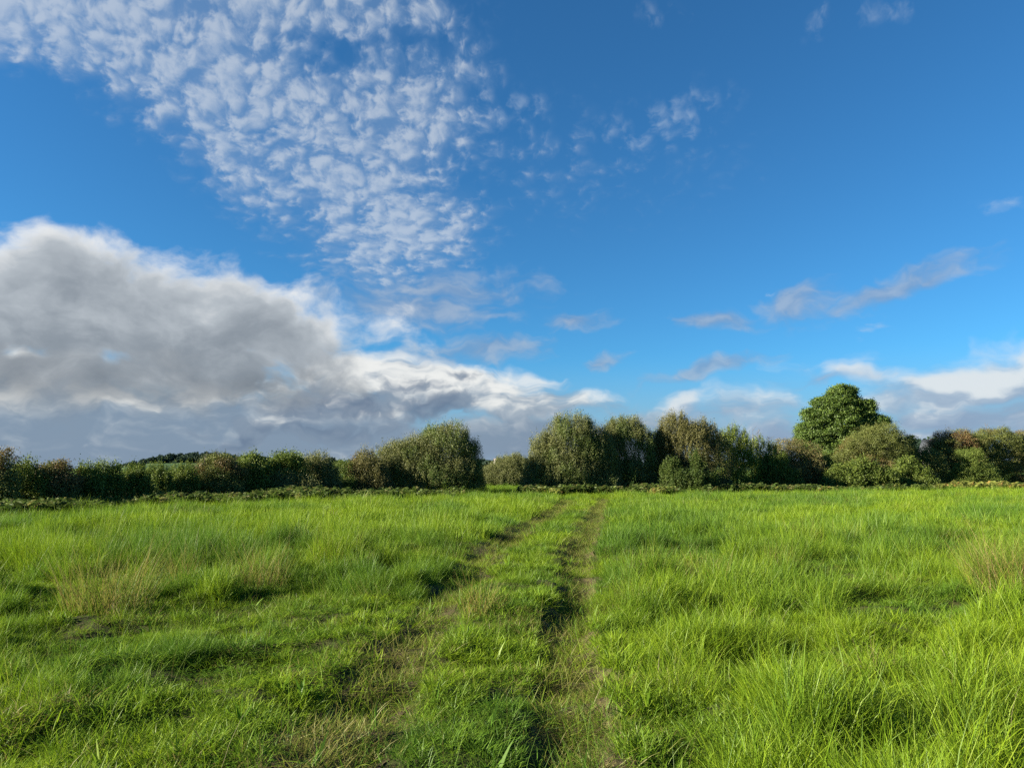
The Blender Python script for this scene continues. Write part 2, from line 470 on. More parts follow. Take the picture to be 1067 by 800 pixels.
M_FAR = leaf_mat('far_wood_leaf', ((0.020, 0.040, 0.026), (0.030, 0.055, 0.036), (0.045, 0.070, 0.042)), 0.2, 0.03)  # distance haze put into the leaf colours as a blue cast

# ------------------------------------------------------------------ the field: one sheet out to the horizon
def axis(spans):
    out = []
    for a, b, s in spans: out += list(np.arange(a, b, s))
    return np.array(out + [spans[-1][1]], float)
xs = axis([(-4000, -1000, 600), (-1000, -200, 100), (-200, -60, 10), (-60, -22, 1.0), (-22, -8, 0.4), (-8, 8, 0.12), (8, 22, 0.4), (22, 60, 1.0), (60, 200, 10), (200, 1000, 100), (1000, 4000, 600)])
ys = axis([(-3000, -500, 500), (-500, -50, 75), (-50, -5, 3), (-5, 1, 0.5), (1, 14, 0.12), (14, 30, 0.3), (30, 70, 1.0), (70, 200, 8), (200, 1000, 80), (1000, 6000, 500)])
gx, gy = np.meshgrid(xs, ys)
gz = terrain(gx, gy)
V = np.stack([gx, gy, gz], -1).reshape(-1, 3)
nx, ny = len(xs), len(ys)
i = (np.arange(ny - 1)[:, None] * nx + np.arange(nx - 1)[None, :]).ravel()
field = mesh_obj('field', V, np.stack([i, i + 1, i + nx + 1, i + nx], -1), M_SOIL, smooth=True)
tag(field, 'gently bumpy green meadow running out to the hedges', 'field', kind='structure')

# the two worn wheel tracks: ragged strips of trodden straw and soil lying on the sheet
def make_track(side, label):
    rng = np.random.default_rng(40 + side)
    y = np.concatenate([np.arange(2.0, 14, 0.06), np.arange(14, 41.5, 0.15)])
    xc = rut_x(side, y)
    w = (0.17 + 0.24 * fbm(y * 1.1, y * 0 + side, 61)) * (1 - 0.45 * sstep(y, 18, 42))
    cols = np.linspace(-1, 1, 9)
    jl = (fbm(y * 5, y * 0 + 9 + side, 71, 4) - 0.5) * 0.22; jr = (fbm(y * 5, y * 0 + 31 + side, 72, 4) - 0.5) * 0.22
    X = xc[:, None] + np.where(cols < 0, cols[None, :] * (w + jl)[:, None], cols[None, :] * (w + jr)[:, None])
    Y = np.repeat(y[:, None], len(cols), 1)
    Z = terrain(X, Y) + 0.012 * (1 - np.abs(cols)[None, :] ** 3) + 0.004
    n = len(cols); V = np.stack([X, Y, Z], -1).reshape(-1, 3)
    i = (np.arange(len(y) - 1)[:, None] * n + np.arange(n - 1)[None, :]).ravel()
    o = mesh_obj('wheel_track', V, np.stack([i, i + 1, i + n + 1, i + n], -1), M_TRACK, smooth=True)
    return tag(o, label, 'path', kind='structure')
make_track(1, 'worn brown wheel track, the straighter one of the pair')
make_track(-1, 'fainter worn wheel track curving off to the left')

# ------------------------------------------------------------------ grass
def blades(rng, n, radius, h, hv, width, lean, curl, rows=4, flat=0.0, direction=None):
    """n grass blades rooted in a disc; returns verts, quads, tris, along, blade"""
    a = rng.uniform(0, 2 * PI, n); rr = radius * np.sqrt(rng.uniform(0, 1, n))
    bx, by = rr * np.cos(a), rr * np.sin(a)
    la = rng.uniform(0, 2 * PI, n) if direction is None else rng.normal(direction, 0.55, n)
    la = np.where(rng.uniform(0, 1, n) < 0.5, a + rng.normal(0, 0.8, n), la) if direction is None else la
    H = h * np.clip(rng.normal(1, hv, n), 0.35, 1.7)
    L = np.clip(rng.normal(lean, lean * 0.45, n), 0.02, 1.5)
    K = np.clip(rng.normal(curl, curl * 0.5, n), 0, 2.0)
    yaw = rng.uniform(0, 2 * PI, n)
    W = width * rng.uniform(0.6, 1.35, n)
    ts = np.linspace(0, 1, rows)
    P = np.zeros((n, rows, 3)); ang = L.copy(); x = np.zeros(n); z = np.zeros(n); seg = H / (rows - 1)
    for k in range(1, rows):
        th = L + K * (ts[k] - 0.5 / (rows - 1)) ** 1.4 + flat
        x = x + np.sin(np.clip(th, 0, 2.4)) * seg; z = z + np.cos(np.clip(th, 0, 1.62 if flat else 2.4)) * seg
        P[:, k, 0] = x * np.cos(la); P[:, k, 1] = x * np.sin(la); P[:, k, 2] = np.maximum(z, 0.004)
    P[:, :, 0] += bx[:, None]; P[:, :, 1] += by[:, None]
    side = np.stack([np.cos(yaw), np.sin(yaw), 0 * yaw], -1)
    prof = np.array([0.75, 1.0, 0.8, 0.5, 0.3, 0.2])[:rows - 1] if rows > 3 else np.array([0.9, 0.8])
    vs = []
    for k in range(rows - 1):
        vs.append(P[:, k] - side * (W * prof[k] / 2)[:, None]); vs.append(P[:, k] + side * (W * prof[k] / 2)[:, None])
    vs.append(P[:, rows - 1])
    V = np.stack(vs, 1); m = V.shape[1]
    b = (np.arange(n) * m)[:, None]
    quads = np.concatenate([b + np.array([[2 * k, 2 * k + 1, 2 * k + 3, 2 * k + 2]]) for k in range(rows - 2)], 0)
    tris = b + np.array([[2 * (rows - 2), 2 * (rows - 2) + 1, m - 1]])
    al = np.concatenate([np.repeat(ts[:-1], 2), [1.0]])
    return V.reshape(-1, 3), quads, tris, np.tile(al, n), np.repeat(rng.uniform(0, 1, n), m)

def merge(parts):
    vs, qs, ts, al, bl = [], [], [], [], []; o = 0
    for V, q, t, a, b in parts:
        vs.append(V); qs.append(q + o); ts.append(t + o); al.append(a); bl.append(b); o += len(V)
    return np.concatenate(vs), np.concatenate(qs), np.concatenate(ts), np.concatenate(al), np.concatenate(bl)

def tuft_proto(name, parts):
    V, q, t, al, bl = merge(parts)
    return mesh_obj(name, V, [q, t], M_GRASS, attrs={'along': al, 'blade': bl}, link=False)

rg = np.random.default_rng(7)
PROTO = []
for k in range(4):      # 0-3 lush upright grass
    PROTO.append(tuft_proto('lush_tuft', [blades(rg, 74, 0.115, 0.28, 0.30, 0.0035, 0.22, 0.85), blades(rg, 44, 0.13, 0.16, 0.3, 0.0044, 0.5, 1.1)]))
for k in range(3):      # 4-6 short, tousled regrowth
    PROTO.append(tuft_proto('short_tuft', [blades(rg, 64, 0.11, 0.13, 0.35, 0.0058, 0.45, 1.3)]))
for k in range(2):      # 7-8 laid over
    PROTO.append(tuft_proto('laid_tuft', [blades(rg, 46, 0.12, 0.26, 0.3, 0.0048, 0.75, 0.8, rows=5, flat=0.25, direction=0.0)]))
for k in range(2):      # 9-10 trodden straw on the ground
    PROTO.append(tuft_proto('trodden_straw', [blades(rg, 46, 0.14, 0.14, 0.4, 0.0045, 1.1, 0.35, flat=0.2)]))
for k in range(3):      # 11-13 wider, sparser tufts for the distance
    PROTO.append(tuft_proto('meadow_tuft', [blades(rg, 60, 0.26, 0.28, 0.3, 0.0095, 0.25, 0.7, rows=3)]))
for k in range(2):      # 14-15 lone flowering stalks
    PROTO.append(tuft_proto('seed_stalk', [blades(rg, 3, 0.10, 0.42, 0.25, 0.0030, 0.30, 0.55, rows=5), blades(rg, 6, 0.1, 0.28, 0.2, 0.0040, 0.4, 0.9)]))

for k in range(2):      # 16-17 low clover among the shorter grass: three small round leaflets to a leaf
    n = 46; a = rg.uniform(0, 2 * PI, n); r_ = 0.13 * np.sqrt(rg.uniform(0, 1, n)); hh = rg.uniform(0.03, 0.085, n)
    vs, qs, al, bl = [], [], [], []
    for i_ in range(n):
        c0 = np.array([r_[i_] * math.cos(a[i_]), r_[i_] * math.sin(a[i_]), hh[i_]]); tl = rg.normal(0, 0.25, 2); b_ = rg.uniform(0, 0.55)
        for j_ in range(3):
            g_ = j_ * 2.094 + a[i_] * 5; e1 = np.array([math.cos(g_), math.sin(g_), 0.15]); e2 = np.array([-math.sin(g_), math.cos(g_), 0.0]); w_ = 0.009
            e1[2] += tl[0] * math.cos(g_) + tl[1] * math.sin(g_)
            qs.append([len(vs), len(vs) + 1, len(vs) + 2, len(vs) + 3])
            vs += [c0, c0 + e1 * w_ + e2 * w_ * 0.8, c0 + e1 * w_ * 1.9, c0 + e1 * w_ - e2 * w_ * 0.8]; al += [0.2] * 4; bl += [b_] * 4
    PROTO.append(mesh_obj('clover_patch', vs, [qs], M_GRASS, attrs={'along': al, 'blade': bl}, link=False))

for k in range(2):      # 18-19 a broad leaved weed
    PROTO.append(tuft_proto('broad_weed', [blades(rg, 9, 0.03, 0.17, 0.25, 0.030, 0.75, 0.7, rows=5)]))
for k in range(2):      # 20-21 loose dead stems lying across the sward
    PROTO.append(tuft_proto('dead_stem', [blades(rg, 5, 0.20, 0.42, 0.25, 0.0042, 1.05, 0.45, rows=5)]))

def hedge_line(x):
    """y of the field's far edge as a function of x"""
    pts = [(-100, 10), (-19.3, 27.6), (-14.7, 35.0), (-11.5, 39.0), (-7.0, 42.0), (-2.5, 46.0), (0.5, 48.0), (7.0, 50.5), (23, 55), (43, 61), (90, 75)]
    return np.interp(x, [p[0] for p in pts], [p[1] for p in pts])

def sward(x, y):
    """how tall (0..1) and how laid, dry and dark the grass is at a spot; the hollows and tussocks of the field"""
    dr, dl = rut_dist(x, y)
    xr, xl = rut_x(1, y), rut_x(-1, y)
    lump = fbm(x * 0.95, y * 1.25, 101, 3)
    lump2 = fbm(x * 2.6, y * 2.9, 131, 2)
    wide = fbm(x * 0.22, y * 0.30, 151, 3)
    edge_y = 9.3 + (fbm(x * 0.7, y * 0 + 2, 171) - 0.5) * 3.2
    left_short = (1 - sstep(y, edge_y - 0.35, edge_y + 0.35)) * sstep(xl - x, -0.1, 0.5)
    mid = sstep(x, xl, xl + 0.2) * sstep(xr - x, 0, 0.2)
    tall = 1.0 - 0.56 * left_short - 0.30 * mid * (y < 30) - 0.38 * sstep(y, 14, 24)
    tall = tall * (0.22 + 1.02 * sstep(lump, 0.34, 0.60)) * (0.82 + 0.36 * lump2) * (0.85 + 0.3 * wide)
    clump = fbm(x * 2.8, y * 3.2, 181, 2)
    tall = tall * (0.40 + 1.15 * sstep(clump, 0.30, 0.70)) * (1 + 0.25 * left_short * (clump - 0.3))
    # beside the left rut the grass has been grazed down
    tall = tall * (1 - 0.35 * sstep(xl - x, 0.1, 0.3) * sstep(1.8 - (xl - x), 0, 0.6) * (y < 25))
    # a trampled hollow on the right
    hx, hy = on_ground(905, 690)[:2]
    tall = tall * (1 - 0.5 * np.exp(-((x - hx) / 0.9) ** 2 - ((y - hy) / 1.3) ** 2))
    patch = 0.80 + 0.50 * fbm(x * 2.3, y * 1.5, 191, 2)
    wf = 0.28 * sstep(y, 11, 19)
    rut = np.maximum(np.exp(-(dr / (0.35 + wf)) ** 4), 0.97 * np.exp(-(dl / (0.38 + wf)) ** 4)) * (y < 41) * patch
    # grass leans down towards the ruts and is shorter beside them
    sl = sstep(x - xl, -0.15, 0.2); sr = sstep(x - xr, -0.1, 0.1)
    tall = tall * (1 - (0.38 + 0.24 * np.maximum(sr, sstep(y, 12, 18))) * np.exp(-(dr / 0.75) ** 2) - (0.25 + 0.45 * sl) * np.exp(-(dl / (0.45 + 0.6 * sl)) ** 2)) * (1 - 0.32 * (1 - sstep(y, 6, 11)))
    return tall, left_short, rut, lump, wide, mid

def scatter_grass():
    rng = np.random.default_rng(12)
    P = []
    for (y0, y1, dens) in [(2.2, 5, 170), (5, 8, 150), (8, 13, 105), (13, 20, 56), (20, 30, 22), (30, 46, 12), (46, 64, 10)]:
        A = ((0.76 * y0 + 2) + (0.76 * y1 + 2)) * (y1 - y0)
        n = int(A * dens)
        y = np.sqrt(rng.uniform(y0 ** 2, y1 ** 2, n))
        x = rng.uniform(-1, 1, n) * (0.76 * y + 2)
        P.append(np.stack([x, y], -1))
    # beaten down growth in the tracks
    for side in (1, -1):
        n = 4000; y = 2.2 + 38.5 * rng.uniform(0, 1, n) ** 1.5; x = rut_x(side, y) + rng.normal(0, 0.17, n) * (1 + 0.5 * sstep(y, 16, 30))
        P.append(np.stack([x, y], -1))
    # the next field, seen through the gap
    n = 1500; P.append(np.stack([rng.uniform(-7.5, 3.5, n), rng.uniform(48, 82, n)], -1))
    P = np.concatenate(P); x, y = P[:, 0], P[:, 1]
    ok = (y < hedge_line(x) + 0.6) | ((y >= 46) & (x > -7.5) & (x < 3.5))
    x, y = x[ok], y[ok]; n = len(x)
    tall, short, rut, lump, wide, mid = sward(x, y)
    u = rng.uniform(0, 1, n)
    var = rng.integers(0, 4, n)
    far = y > 19 + rng.uniform(-3, 3, n)
    var = np.where(far, 11 + rng.integers(0, 3, n), var)
    low = (tall < 0.62) & ~far
    var = np.where(low & (u < 0.85), 4 + rng.integers(0, 3, n), var)
    laid = (fbm(x * 0.8, y * 0.8, 201, 2) > 0.53) & ~far & ~low
    var = np.where(laid & (u < 0.7), 7 + rng.integers(0, 2, n), var)
    straw = (rut > 0.45)
    keep = ~(straw & (u < np.where(far, 0.30, np.where(y < 13, 0.58, 0.45))))
    var = np.where(straw & (far | (rng.uniform(0, 1, n) < 0.93)), 9 + rng.integers(0, 2, n), var)
    clov = low & ~straw & (short > 0.4) & (fbm(x * 1.3, y * 1.5, 291, 2) > 0.50) & (u < 0.45)
    var = np.where(clov, 16 + rng.integers(0, 2, n), var)
    weed = (rng.uniform(0, 1, n) < 0.012) & (y < 18); var = np.where(weed, 18 + rng.integers(0, 2, n), var)
    dead = (rng.uniform(0, 1, n) < 0.016 + 0.012 * (short > 0.5)) & (y < 15); var = np.where(dead, 20 + rng.integers(0, 2, n), var)
    st = (rng.uniform(0, 1, n) < 0.035) & ~straw & (y < 26)
    var = np.where(st, 14 + rng.integers(0, 2, n), var)
    lowr = np.where(straw, 0.62, 1.0)
    sc = np.select([var <= 3, var <= 6, var <= 8, var <= 10, var <= 13], [tall * 1.06 * lowr, (0.55 + 0.95 * tall) * lowr, 0.5 + 0.6 * tall, 0.75 + 0.5 * u, 0.95 * tall + 0.35], 0.8 + 0.3 * u)
    sc = sc * rng.uniform(0.8, 1.2, n)
    sxy = np.where(var <= 8, np.clip(sc * 1.1, 0.8, 1.25), np.where(var <= 13, 1.0, 0.8))
    sxy = np.where((var >= 11) & (var <= 13), 1.0 + 0.3 * rng.uniform(0, 1, n), sxy)
    rot = rng.uniform(0, 2 * PI, n)
    lay_dir = (fbm(x * 0.5, y * 0.5, 221, 2) - 0.5) * 9 - 0.4
    rot = np.where((var == 7) | (var == 8), lay_dir + rng.normal(0, 0.35, n), rot)
    sc = np.where(y > 50.5 , sc * np.where((x > -7.5) & (x < 3.5), 0.6, 1), sc)
    lump2b = fbm(x * 1.7, y * 2.1, 281, 2)
    tiltx, tilty = rng.normal(0, 0.10, n), rng.normal(0, 0.10, n)
    hue = np.clip(0.36 - 0.16 * short + 0.14 * (x > rut_x(1, y) + 0.5) + 0.9 * (fbm(x * 2.4, y * 2.8, 243, 2) - 0.5) + 0.3 * ((var >= 16) & (var <= 19)) + 2.5 * (fbm(x * 0.35, y * 0.45, 241, 3) - 0.5) + rng.normal(0, 0.16, n), 0, 1)
    dry = np.clip(0.03 + 0.10 * short * sstep(lump2b, 0.5, 0.75) + 0.55 * sstep(fbm(x * 0.9, y * 1.0, 261, 3), 0.60, 0.85) * 0.5 + 0.66 * rut * (0.6 + 0.8 * lump2b) * (var >= 9) * (var <= 10) + 0.25 * ((var == 14) | (var == 15)) + 0.6 * (var >= 20) + 0.10 * ((var == 7) | (var == 8)), 0, 0.9)
    z = terrain(x, y) - 0.005 + np.where(var >= 20, 0.08 * sc, 0)
    hollow = sstep(fbm(x * 1.5, y * 1.9, 311, 3), 0.60, 0.74) * (y < 24)
    keep = keep & ~(rng.uniform(0, 1, n) < 0.45 * hollow)
    sc = sc * (1 - 0.45 * hollow)
    k = keep
    return (np.stack([x, y, z], -1)[k], var[k], sc[k], sxy[k], rot[k], tiltx[k], tilty[k], hue[k], dry[k])

def make_grass():
    pos, var, sc, sxy, rot, tx, ty, hue, dry = scatter_grass()
    me = bpy.data.meshes.new('grass')
    n = len(pos); me.vertices.add(n); me.vertices.foreach_set('co', pos.astype(np.float32).ravel())
    def put(name, typ, key, arr):
        a = me.attributes.new(name, typ, 'POINT'); a.data.foreach_set(key, arr.ravel())
    put('variant', 'INT', 'value', var.astype(np.int32))
    put('hue', 'FLOAT', 'value', hue.astype(np.float32)); put('dry', 'FLOAT', 'value', dry.astype(np.float32))
    put('size', 'FLOAT_VECTOR', 'vector', np.stack([sxy, sxy, sc], -1).astype(np.float32))
    put('turn', 'FLOAT_VECTOR', 'vector', np.stack([tx, ty, rot], -1).astype(np.float32))
    me.materials.append(M_GRASS)
    o = bpy.data.objects.new('grass', me); C.objects.link(o)
    tag(o, 'long lush green meadow grass with shorter tousled patches', 'grass', kind='stuff')
    g = bpy.data.node_groups.new('grass_scatter', 'GeometryNodeTree')
    g.interface.new_socket('Geometry', in_out='INPUT', socket_type='NodeSocketGeometry')
    g.interface.new_socket('Geometry', in_out='OUTPUT', socket_type='NodeSocketGeometry')
    N = g.nodes.new; L = g.links.new
    gi = N('NodeGroupInput'); go = N('NodeGroupOutput'); join = N('GeometryNodeJoinGeometry')
    def named(name, dt):
        a = N('GeometryNodeInputNamedAttribute'); a.data_type = dt; a.inputs['Name'].default_value = name
        return a.outputs['Attribute']
    v = named('variant', 'INT'); s = named('size', 'FLOAT_VECTOR'); t = named('turn', 'FLOAT_VECTOR')
    e2r = N('FunctionNodeEulerToRotation'); L(t, e2r.inputs[0])
    for k, pr in enumerate(PROTO):
        cmp = N('FunctionNodeCompare'); cmp.data_type = 'INT'; cmp.operation = 'EQUAL'
        L(v, cmp.inputs[2]); cmp.inputs[3].default_value = k
        oi = N('GeometryNodeObjectInfo'); oi.inputs['Object'].default_value = pr; oi.inputs['As Instance'].default_value = False
        ip = N('GeometryNodeInstanceOnPoints')
        L(gi.outputs[0], ip.inputs['Points']); L(cmp.outputs[0], ip.inputs['Selection']); L(oi.outputs['Geometry'], ip.inputs['Instance'])
        L(e2r.outputs[0], ip.inputs['Rotation']); L(s, ip.inputs['Scale'])
        L(ip.outputs[0], join.inputs[0])
    L(join.outputs[0], go.inputs[0])
    md = o.modifiers.new('scatter', 'NODES'); md.node_group = g
    print('GRASS tufts', n)
    return o
make_grass()
#GRASSEND

# ------------------------------------------------------------------ hedge bushes and trees
def tubes(paths, sides=6):
    """paths: list of (points (k,3), radii (k)); one merged tube mesh"""
    vs, fs = [], []; o = 0
    ang = np.linspace(0, 2 * PI, sides, endpoint=False)
    for pts, rad in paths:
        pts = np.asarray(pts, float); k = len(pts)
        tan = np.gradient(pts, axis=0); tan /= np.linalg.norm(tan, axis=1)[:, None] + 1e-9
        ref = np.where(np.abs(tan[:, 2:3]) > 0.9, np.array([[1.0, 0, 0]]), np.array([[0, 0, 1.0]]))
        u = np.cross(tan, ref); u /= np.linalg.norm(u, axis=1)[:, None] + 1e-9
        w = np.cross(tan, u)
        ring = pts[:, None] + (u[:, None] * np.cos(ang)[None, :, None] + w[:, None] * np.sin(ang)[None, :, None]) * np.asarray(rad)[:, None, None]
        vs.append(ring.reshape(-1, 3))
        a = np.arange(sides); b = (a + 1) % sides
        for j in range(k - 1):
            fs.append(np.stack([o + j * sides + a, o + j * sides + b, o + (j + 1) * sides + b, o + (j + 1) * sides + a], -1))
        o += k * sides
    return np.concatenate(vs), np.concatenate(fs)

def leaf_cards(rng, C0, axis, ln, wd, n_jit=0.6, face=None):
    """one kite-shaped leaf, folded a little along its midrib, at each centre"""
    n = len(C0)
    ax = axis + rng.normal(0, n_jit, (n, 3)); ax /= np.linalg.norm(ax, axis=1)[:, None] + 1e-9
    nr = rng.normal(0, 1, (n, 3)) + np.array([0, 0, 0.7]) if face is None else rng.normal(0, 0.55, (n, 3)) + face
    sd = np.cross(ax, nr); sd /= np.linalg.norm(sd, axis=1)[:, None] + 1e-9
    up = np.cross(sd, ax)
    L = (ln * rng.uniform(0.65, 1.35, n))[:, None]; W = (wd * rng.uniform(0.7, 1.3, n))[:, None]
    base = C0 - ax * L * 0.5; tip = C0 + ax * L * 0.5 - up * L * 0.12
    l = C0 - ax * L * 0.05 + sd * W * 0.5 + up * W * 0.12; r = C0 - ax * L * 0.05 - sd * W * 0.5 + up * W * 0.12
    V = np.stack([base, r, tip, l], 1).reshape(-1, 3)
    return V, np.arange(n * 4).reshape(n, 4)

STYLE = {   # leaf length, width, leaves per m2 of lobe surface, clump radius, clump shape (xyz), upward bias, outward bias, jitter
    'willow': dict(ln=0.092, wd=0.029, dens=830, cl=0.17, shape=(0.75, 0.75, 1.9), up=0.9, out=0.5, jit=0.45, per=38),
    'thorn':  dict(ln=0.064, wd=0.042, dens=720, cl=0.20, shape=(1.2, 1.2, 0.8), up=0.15, out=0.7, jit=0.8, per=46),
    'ash':    dict(ln=0.095, wd=0.050, dens=500, cl=0.19, shape=(1.0, 1.0, 1.1), up=0.1, out=0.7, jit=0.7, per=36),
    'shoot':  dict(ln=0.078, wd=0.040, dens=620, cl=0.13, shape=(0.7, 0.7, 2.2), up=0.5, out=0.5, jit=0.6, per=32),
    'maple':  dict(ln=0.105, wd=0.075, dens=780, cl=0.24, shape=(1.3, 1.3, 0.6), up=-0.15, out=0.7, jit=0.65, per=62),
    'far':    dict(ln=1.6, wd=1.2, dens=2.2, cl=1.2, shape=(1, 1, 1), up=0.2, out=0.6, jit=0.7, per=20),
}

def crown_points(rng, lobes, st, fill=0.35, protrude=0.10):
    """leaf centres and outward directions: clumps over and inside a set of ellipsoid lobes (cx,cy,cz,rx,ry,rz)"""
    lob = np.array(lobes, float)
    area = 4 * PI * ((lob[:, 3] * lob[:, 4]) ** 1.6 / 3 + (lob[:, 3] * lob[:, 5]) ** 1.6 / 3 + (lob[:, 4] * lob[:, 5]) ** 1.6 / 3) ** (1 / 1.6)
    n_cl = (area * st['dens'] / st['per']).astype(int) + 4
    Cs, Os = [], []
    for j, l in enumerate(lob):
        n = n_cl[j]
        d = rng.normal(0, 1, (n, 3)); d /= np.linalg.norm(d, axis=1)[:, None]
        d[:, 2] = np.where(d[:, 2] < -0.55, -d[:, 2], d[:, 2])
        f = np.where(rng.uniform(0, 1, n) < fill, rng.uniform(0.35, 0.9, n), rng.uniform(0.86, 1.0 + protrude, n))
        # knobbly surface: bulges and hollows over the lobe
        bul = lattice_noise(d[:, 0] * 2.2 + 9 * j, d[:, 1] * 2.2 + d[:, 2] * 2.9, 300 + j)
        bul2 = lattice_noise(d[:, 0] * 4.6 + 9 * j, d[:, 1] * 4.6 + d[:, 2] * 5.3, 340 + j)
        f = f * ((0.54 + 0.50 * bul + 0.28 * bul2) if st['up'] < 0.8 else (0.72 + 0.32 * bul + 0.14 * bul2))
        c = l[:3] + d * l[3:] * f[:, None]
        keep = np.ones(n, bool)
        for k, m in enumerate(lob):
            if k != j:
                q = np.linalg.norm((c - m[:3]) / m[3:], axis=1)
                keep &= (q > 0.62) | (rng.uniform(0, 1, n) < 0.25)
        keep &= c[:, 2] > 0.04
        Cs.append(c[keep]); o = d[keep] / l[3:]; Os.append(o / np.linalg.norm(o, axis=1)[:, None])
    return np.concatenate(Cs), np.concatenate(Os)

def make_crown(name, rng, lobes, style, mat, parent, accent_fn=None, fill=0.35, protrude=0.10, scale=1.0, thin=1.0, shoots=9):
    st = dict(STYLE[style]); st['ln'] *= scale; st['wd'] *= scale; st['cl'] *= scale; st['dens'] *= thin / scale ** 2
    c, o = crown_points(rng, lobes, st, fill, protrude)
    if shoots:
        lob = np.array(lobes, float)
        for k in range(int(shoots * len(lob))):
            l = lob[rng.integers(0, len(lob))]
            d = rng.normal(0, 1, 3); d[2] = abs(d[2]) * 1.2 + 0.25; d /= np.linalg.norm(d)
            s0 = l[:3] + d * l[3:] * 0.85; dd = d * 0.6 + np.array([0, 0, 0.8]); dd /= np.linalg.norm(dd)
            ln_ = rng.uniform(0.25, 0.6) * min(1.0, l[5] * 0.9)
            t = np.linspace(0, 1, 5)[:, None]
            c = np.concatenate([c, s0 + dd * ln_ * t]); o = np.concatenate([o, np.repeat(dd[None], 5, 0)])
    per = rng.poisson(st['per'], len(c)) + 4
    if shoots:
        n5 = 5 * int(shoots * len(lobes)); per[len(per) - n5:] = (per[len(per) - n5:] * 0.35).astype(int) + 2
    idx = np.repeat(np.arange(len(c)), per)
    off = rng.normal(0, 1, (len(idx), 3)) * st['cl'] * np.array(st['shape']) * 0.6
    tone = rng.normal(0, 0.16, len(c))                    # each clump a little lighter or darker in leaf
    P = c[idx] + off
    okz = P[:, 2] > 0.02; P, idx = P[okz], idx[okz]
    ax = o[idx] * st['out'] + np.array([0, 0, st['up']])
    of = off[okz]; of = of / (np.linalg.norm(of, axis=1)[:, None] + 1e-6)
    V, f = leaf_cards(rng, P, ax, st['ln'], st['wd'], st['jit'], of * 0.9 + o[idx] * 0.6 + np.array([0, 0, 0.25]))
    leaf = np.clip(rng.beta(2.2, 2.6, len(P)) + tone[idx], 0, 1)
    acc = np.zeros(len(P))
    if accent_fn is not None: acc = np.clip(accent_fn(P, c[idx], rng), 0, 1)
    return mesh_obj(name, V, f, mat, parent, attrs={'leaf': np.repeat(leaf, 4), 'accent': np.repeat(acc, 4)})

def make_stems(rng, lobes, parent, n_stem=5, r0=0.07, base_spread=0.25, name='trunk', trunk_h=None):
    paths = []
    if trunk_h:
        k = np.linspace(0, 1, 6)
        pts = np.stack([0.08 * np.sin(k * 3), 0.05 * np.cos(k * 2.2), k * trunk_h - 0.1], -1)
        paths.append((pts, r0 * (1.35 - 0.6 * k) * (1 + 0.5 * (k == 0))))
    for s in range(n_stem):
        l = lobes[s % len(lobes)]
        tgt = np.array(l[:3]) + rng.normal(0, 0.3, 3) * np.array(l[3:])
        a = rng.uniform(0, 2 * PI)
        st = np.array([math.cos(a) * base_spread, math.sin(a) * base_spread, -0.1]) if not trunk_h else np.array([0, 0, trunk_h * 0.85])
        k = np.linspace(0, 1, 7)[:, None]
        mid = (st + tgt) / 2 + rng.normal(0, 0.12, 3); mid[2] += 0.1 * abs(tgt[2])
        pts = (1 - k) ** 2 * st + 2 * k * (1 - k) * mid + k ** 2 * tgt
        rr = (r0 * (0.6 if trunk_h else 1)) * (1 - 0.75 * k[:, 0]) * rng.uniform(0.7, 1.1)
        paths.append((pts, rr))
        for b in range(5):
            t = rng.uniform(0.3, 0.95); p0 = pts[int(t * 6)]
            dirv = rng.normal(0, 1, 3); dirv[2] = abs(dirv[2]) * 0.8; dirv /= np.linalg.norm(dirv)
            ln = rng.uniform(0.4, 0.9) * min(l[3], l[5])
            q = np.linspace(0, 1, 4)[:, None]
            paths.append((p0 + dirv * ln * q + np.array([0, 0, 0.15]) * q ** 2 * ln, r0 * 0.32 * (1 - 0.8 * q[:, 0])))
    V, f = tubes(paths, 6)
    return mesh_obj(name, V, f, M_BARK, parent, smooth=True)

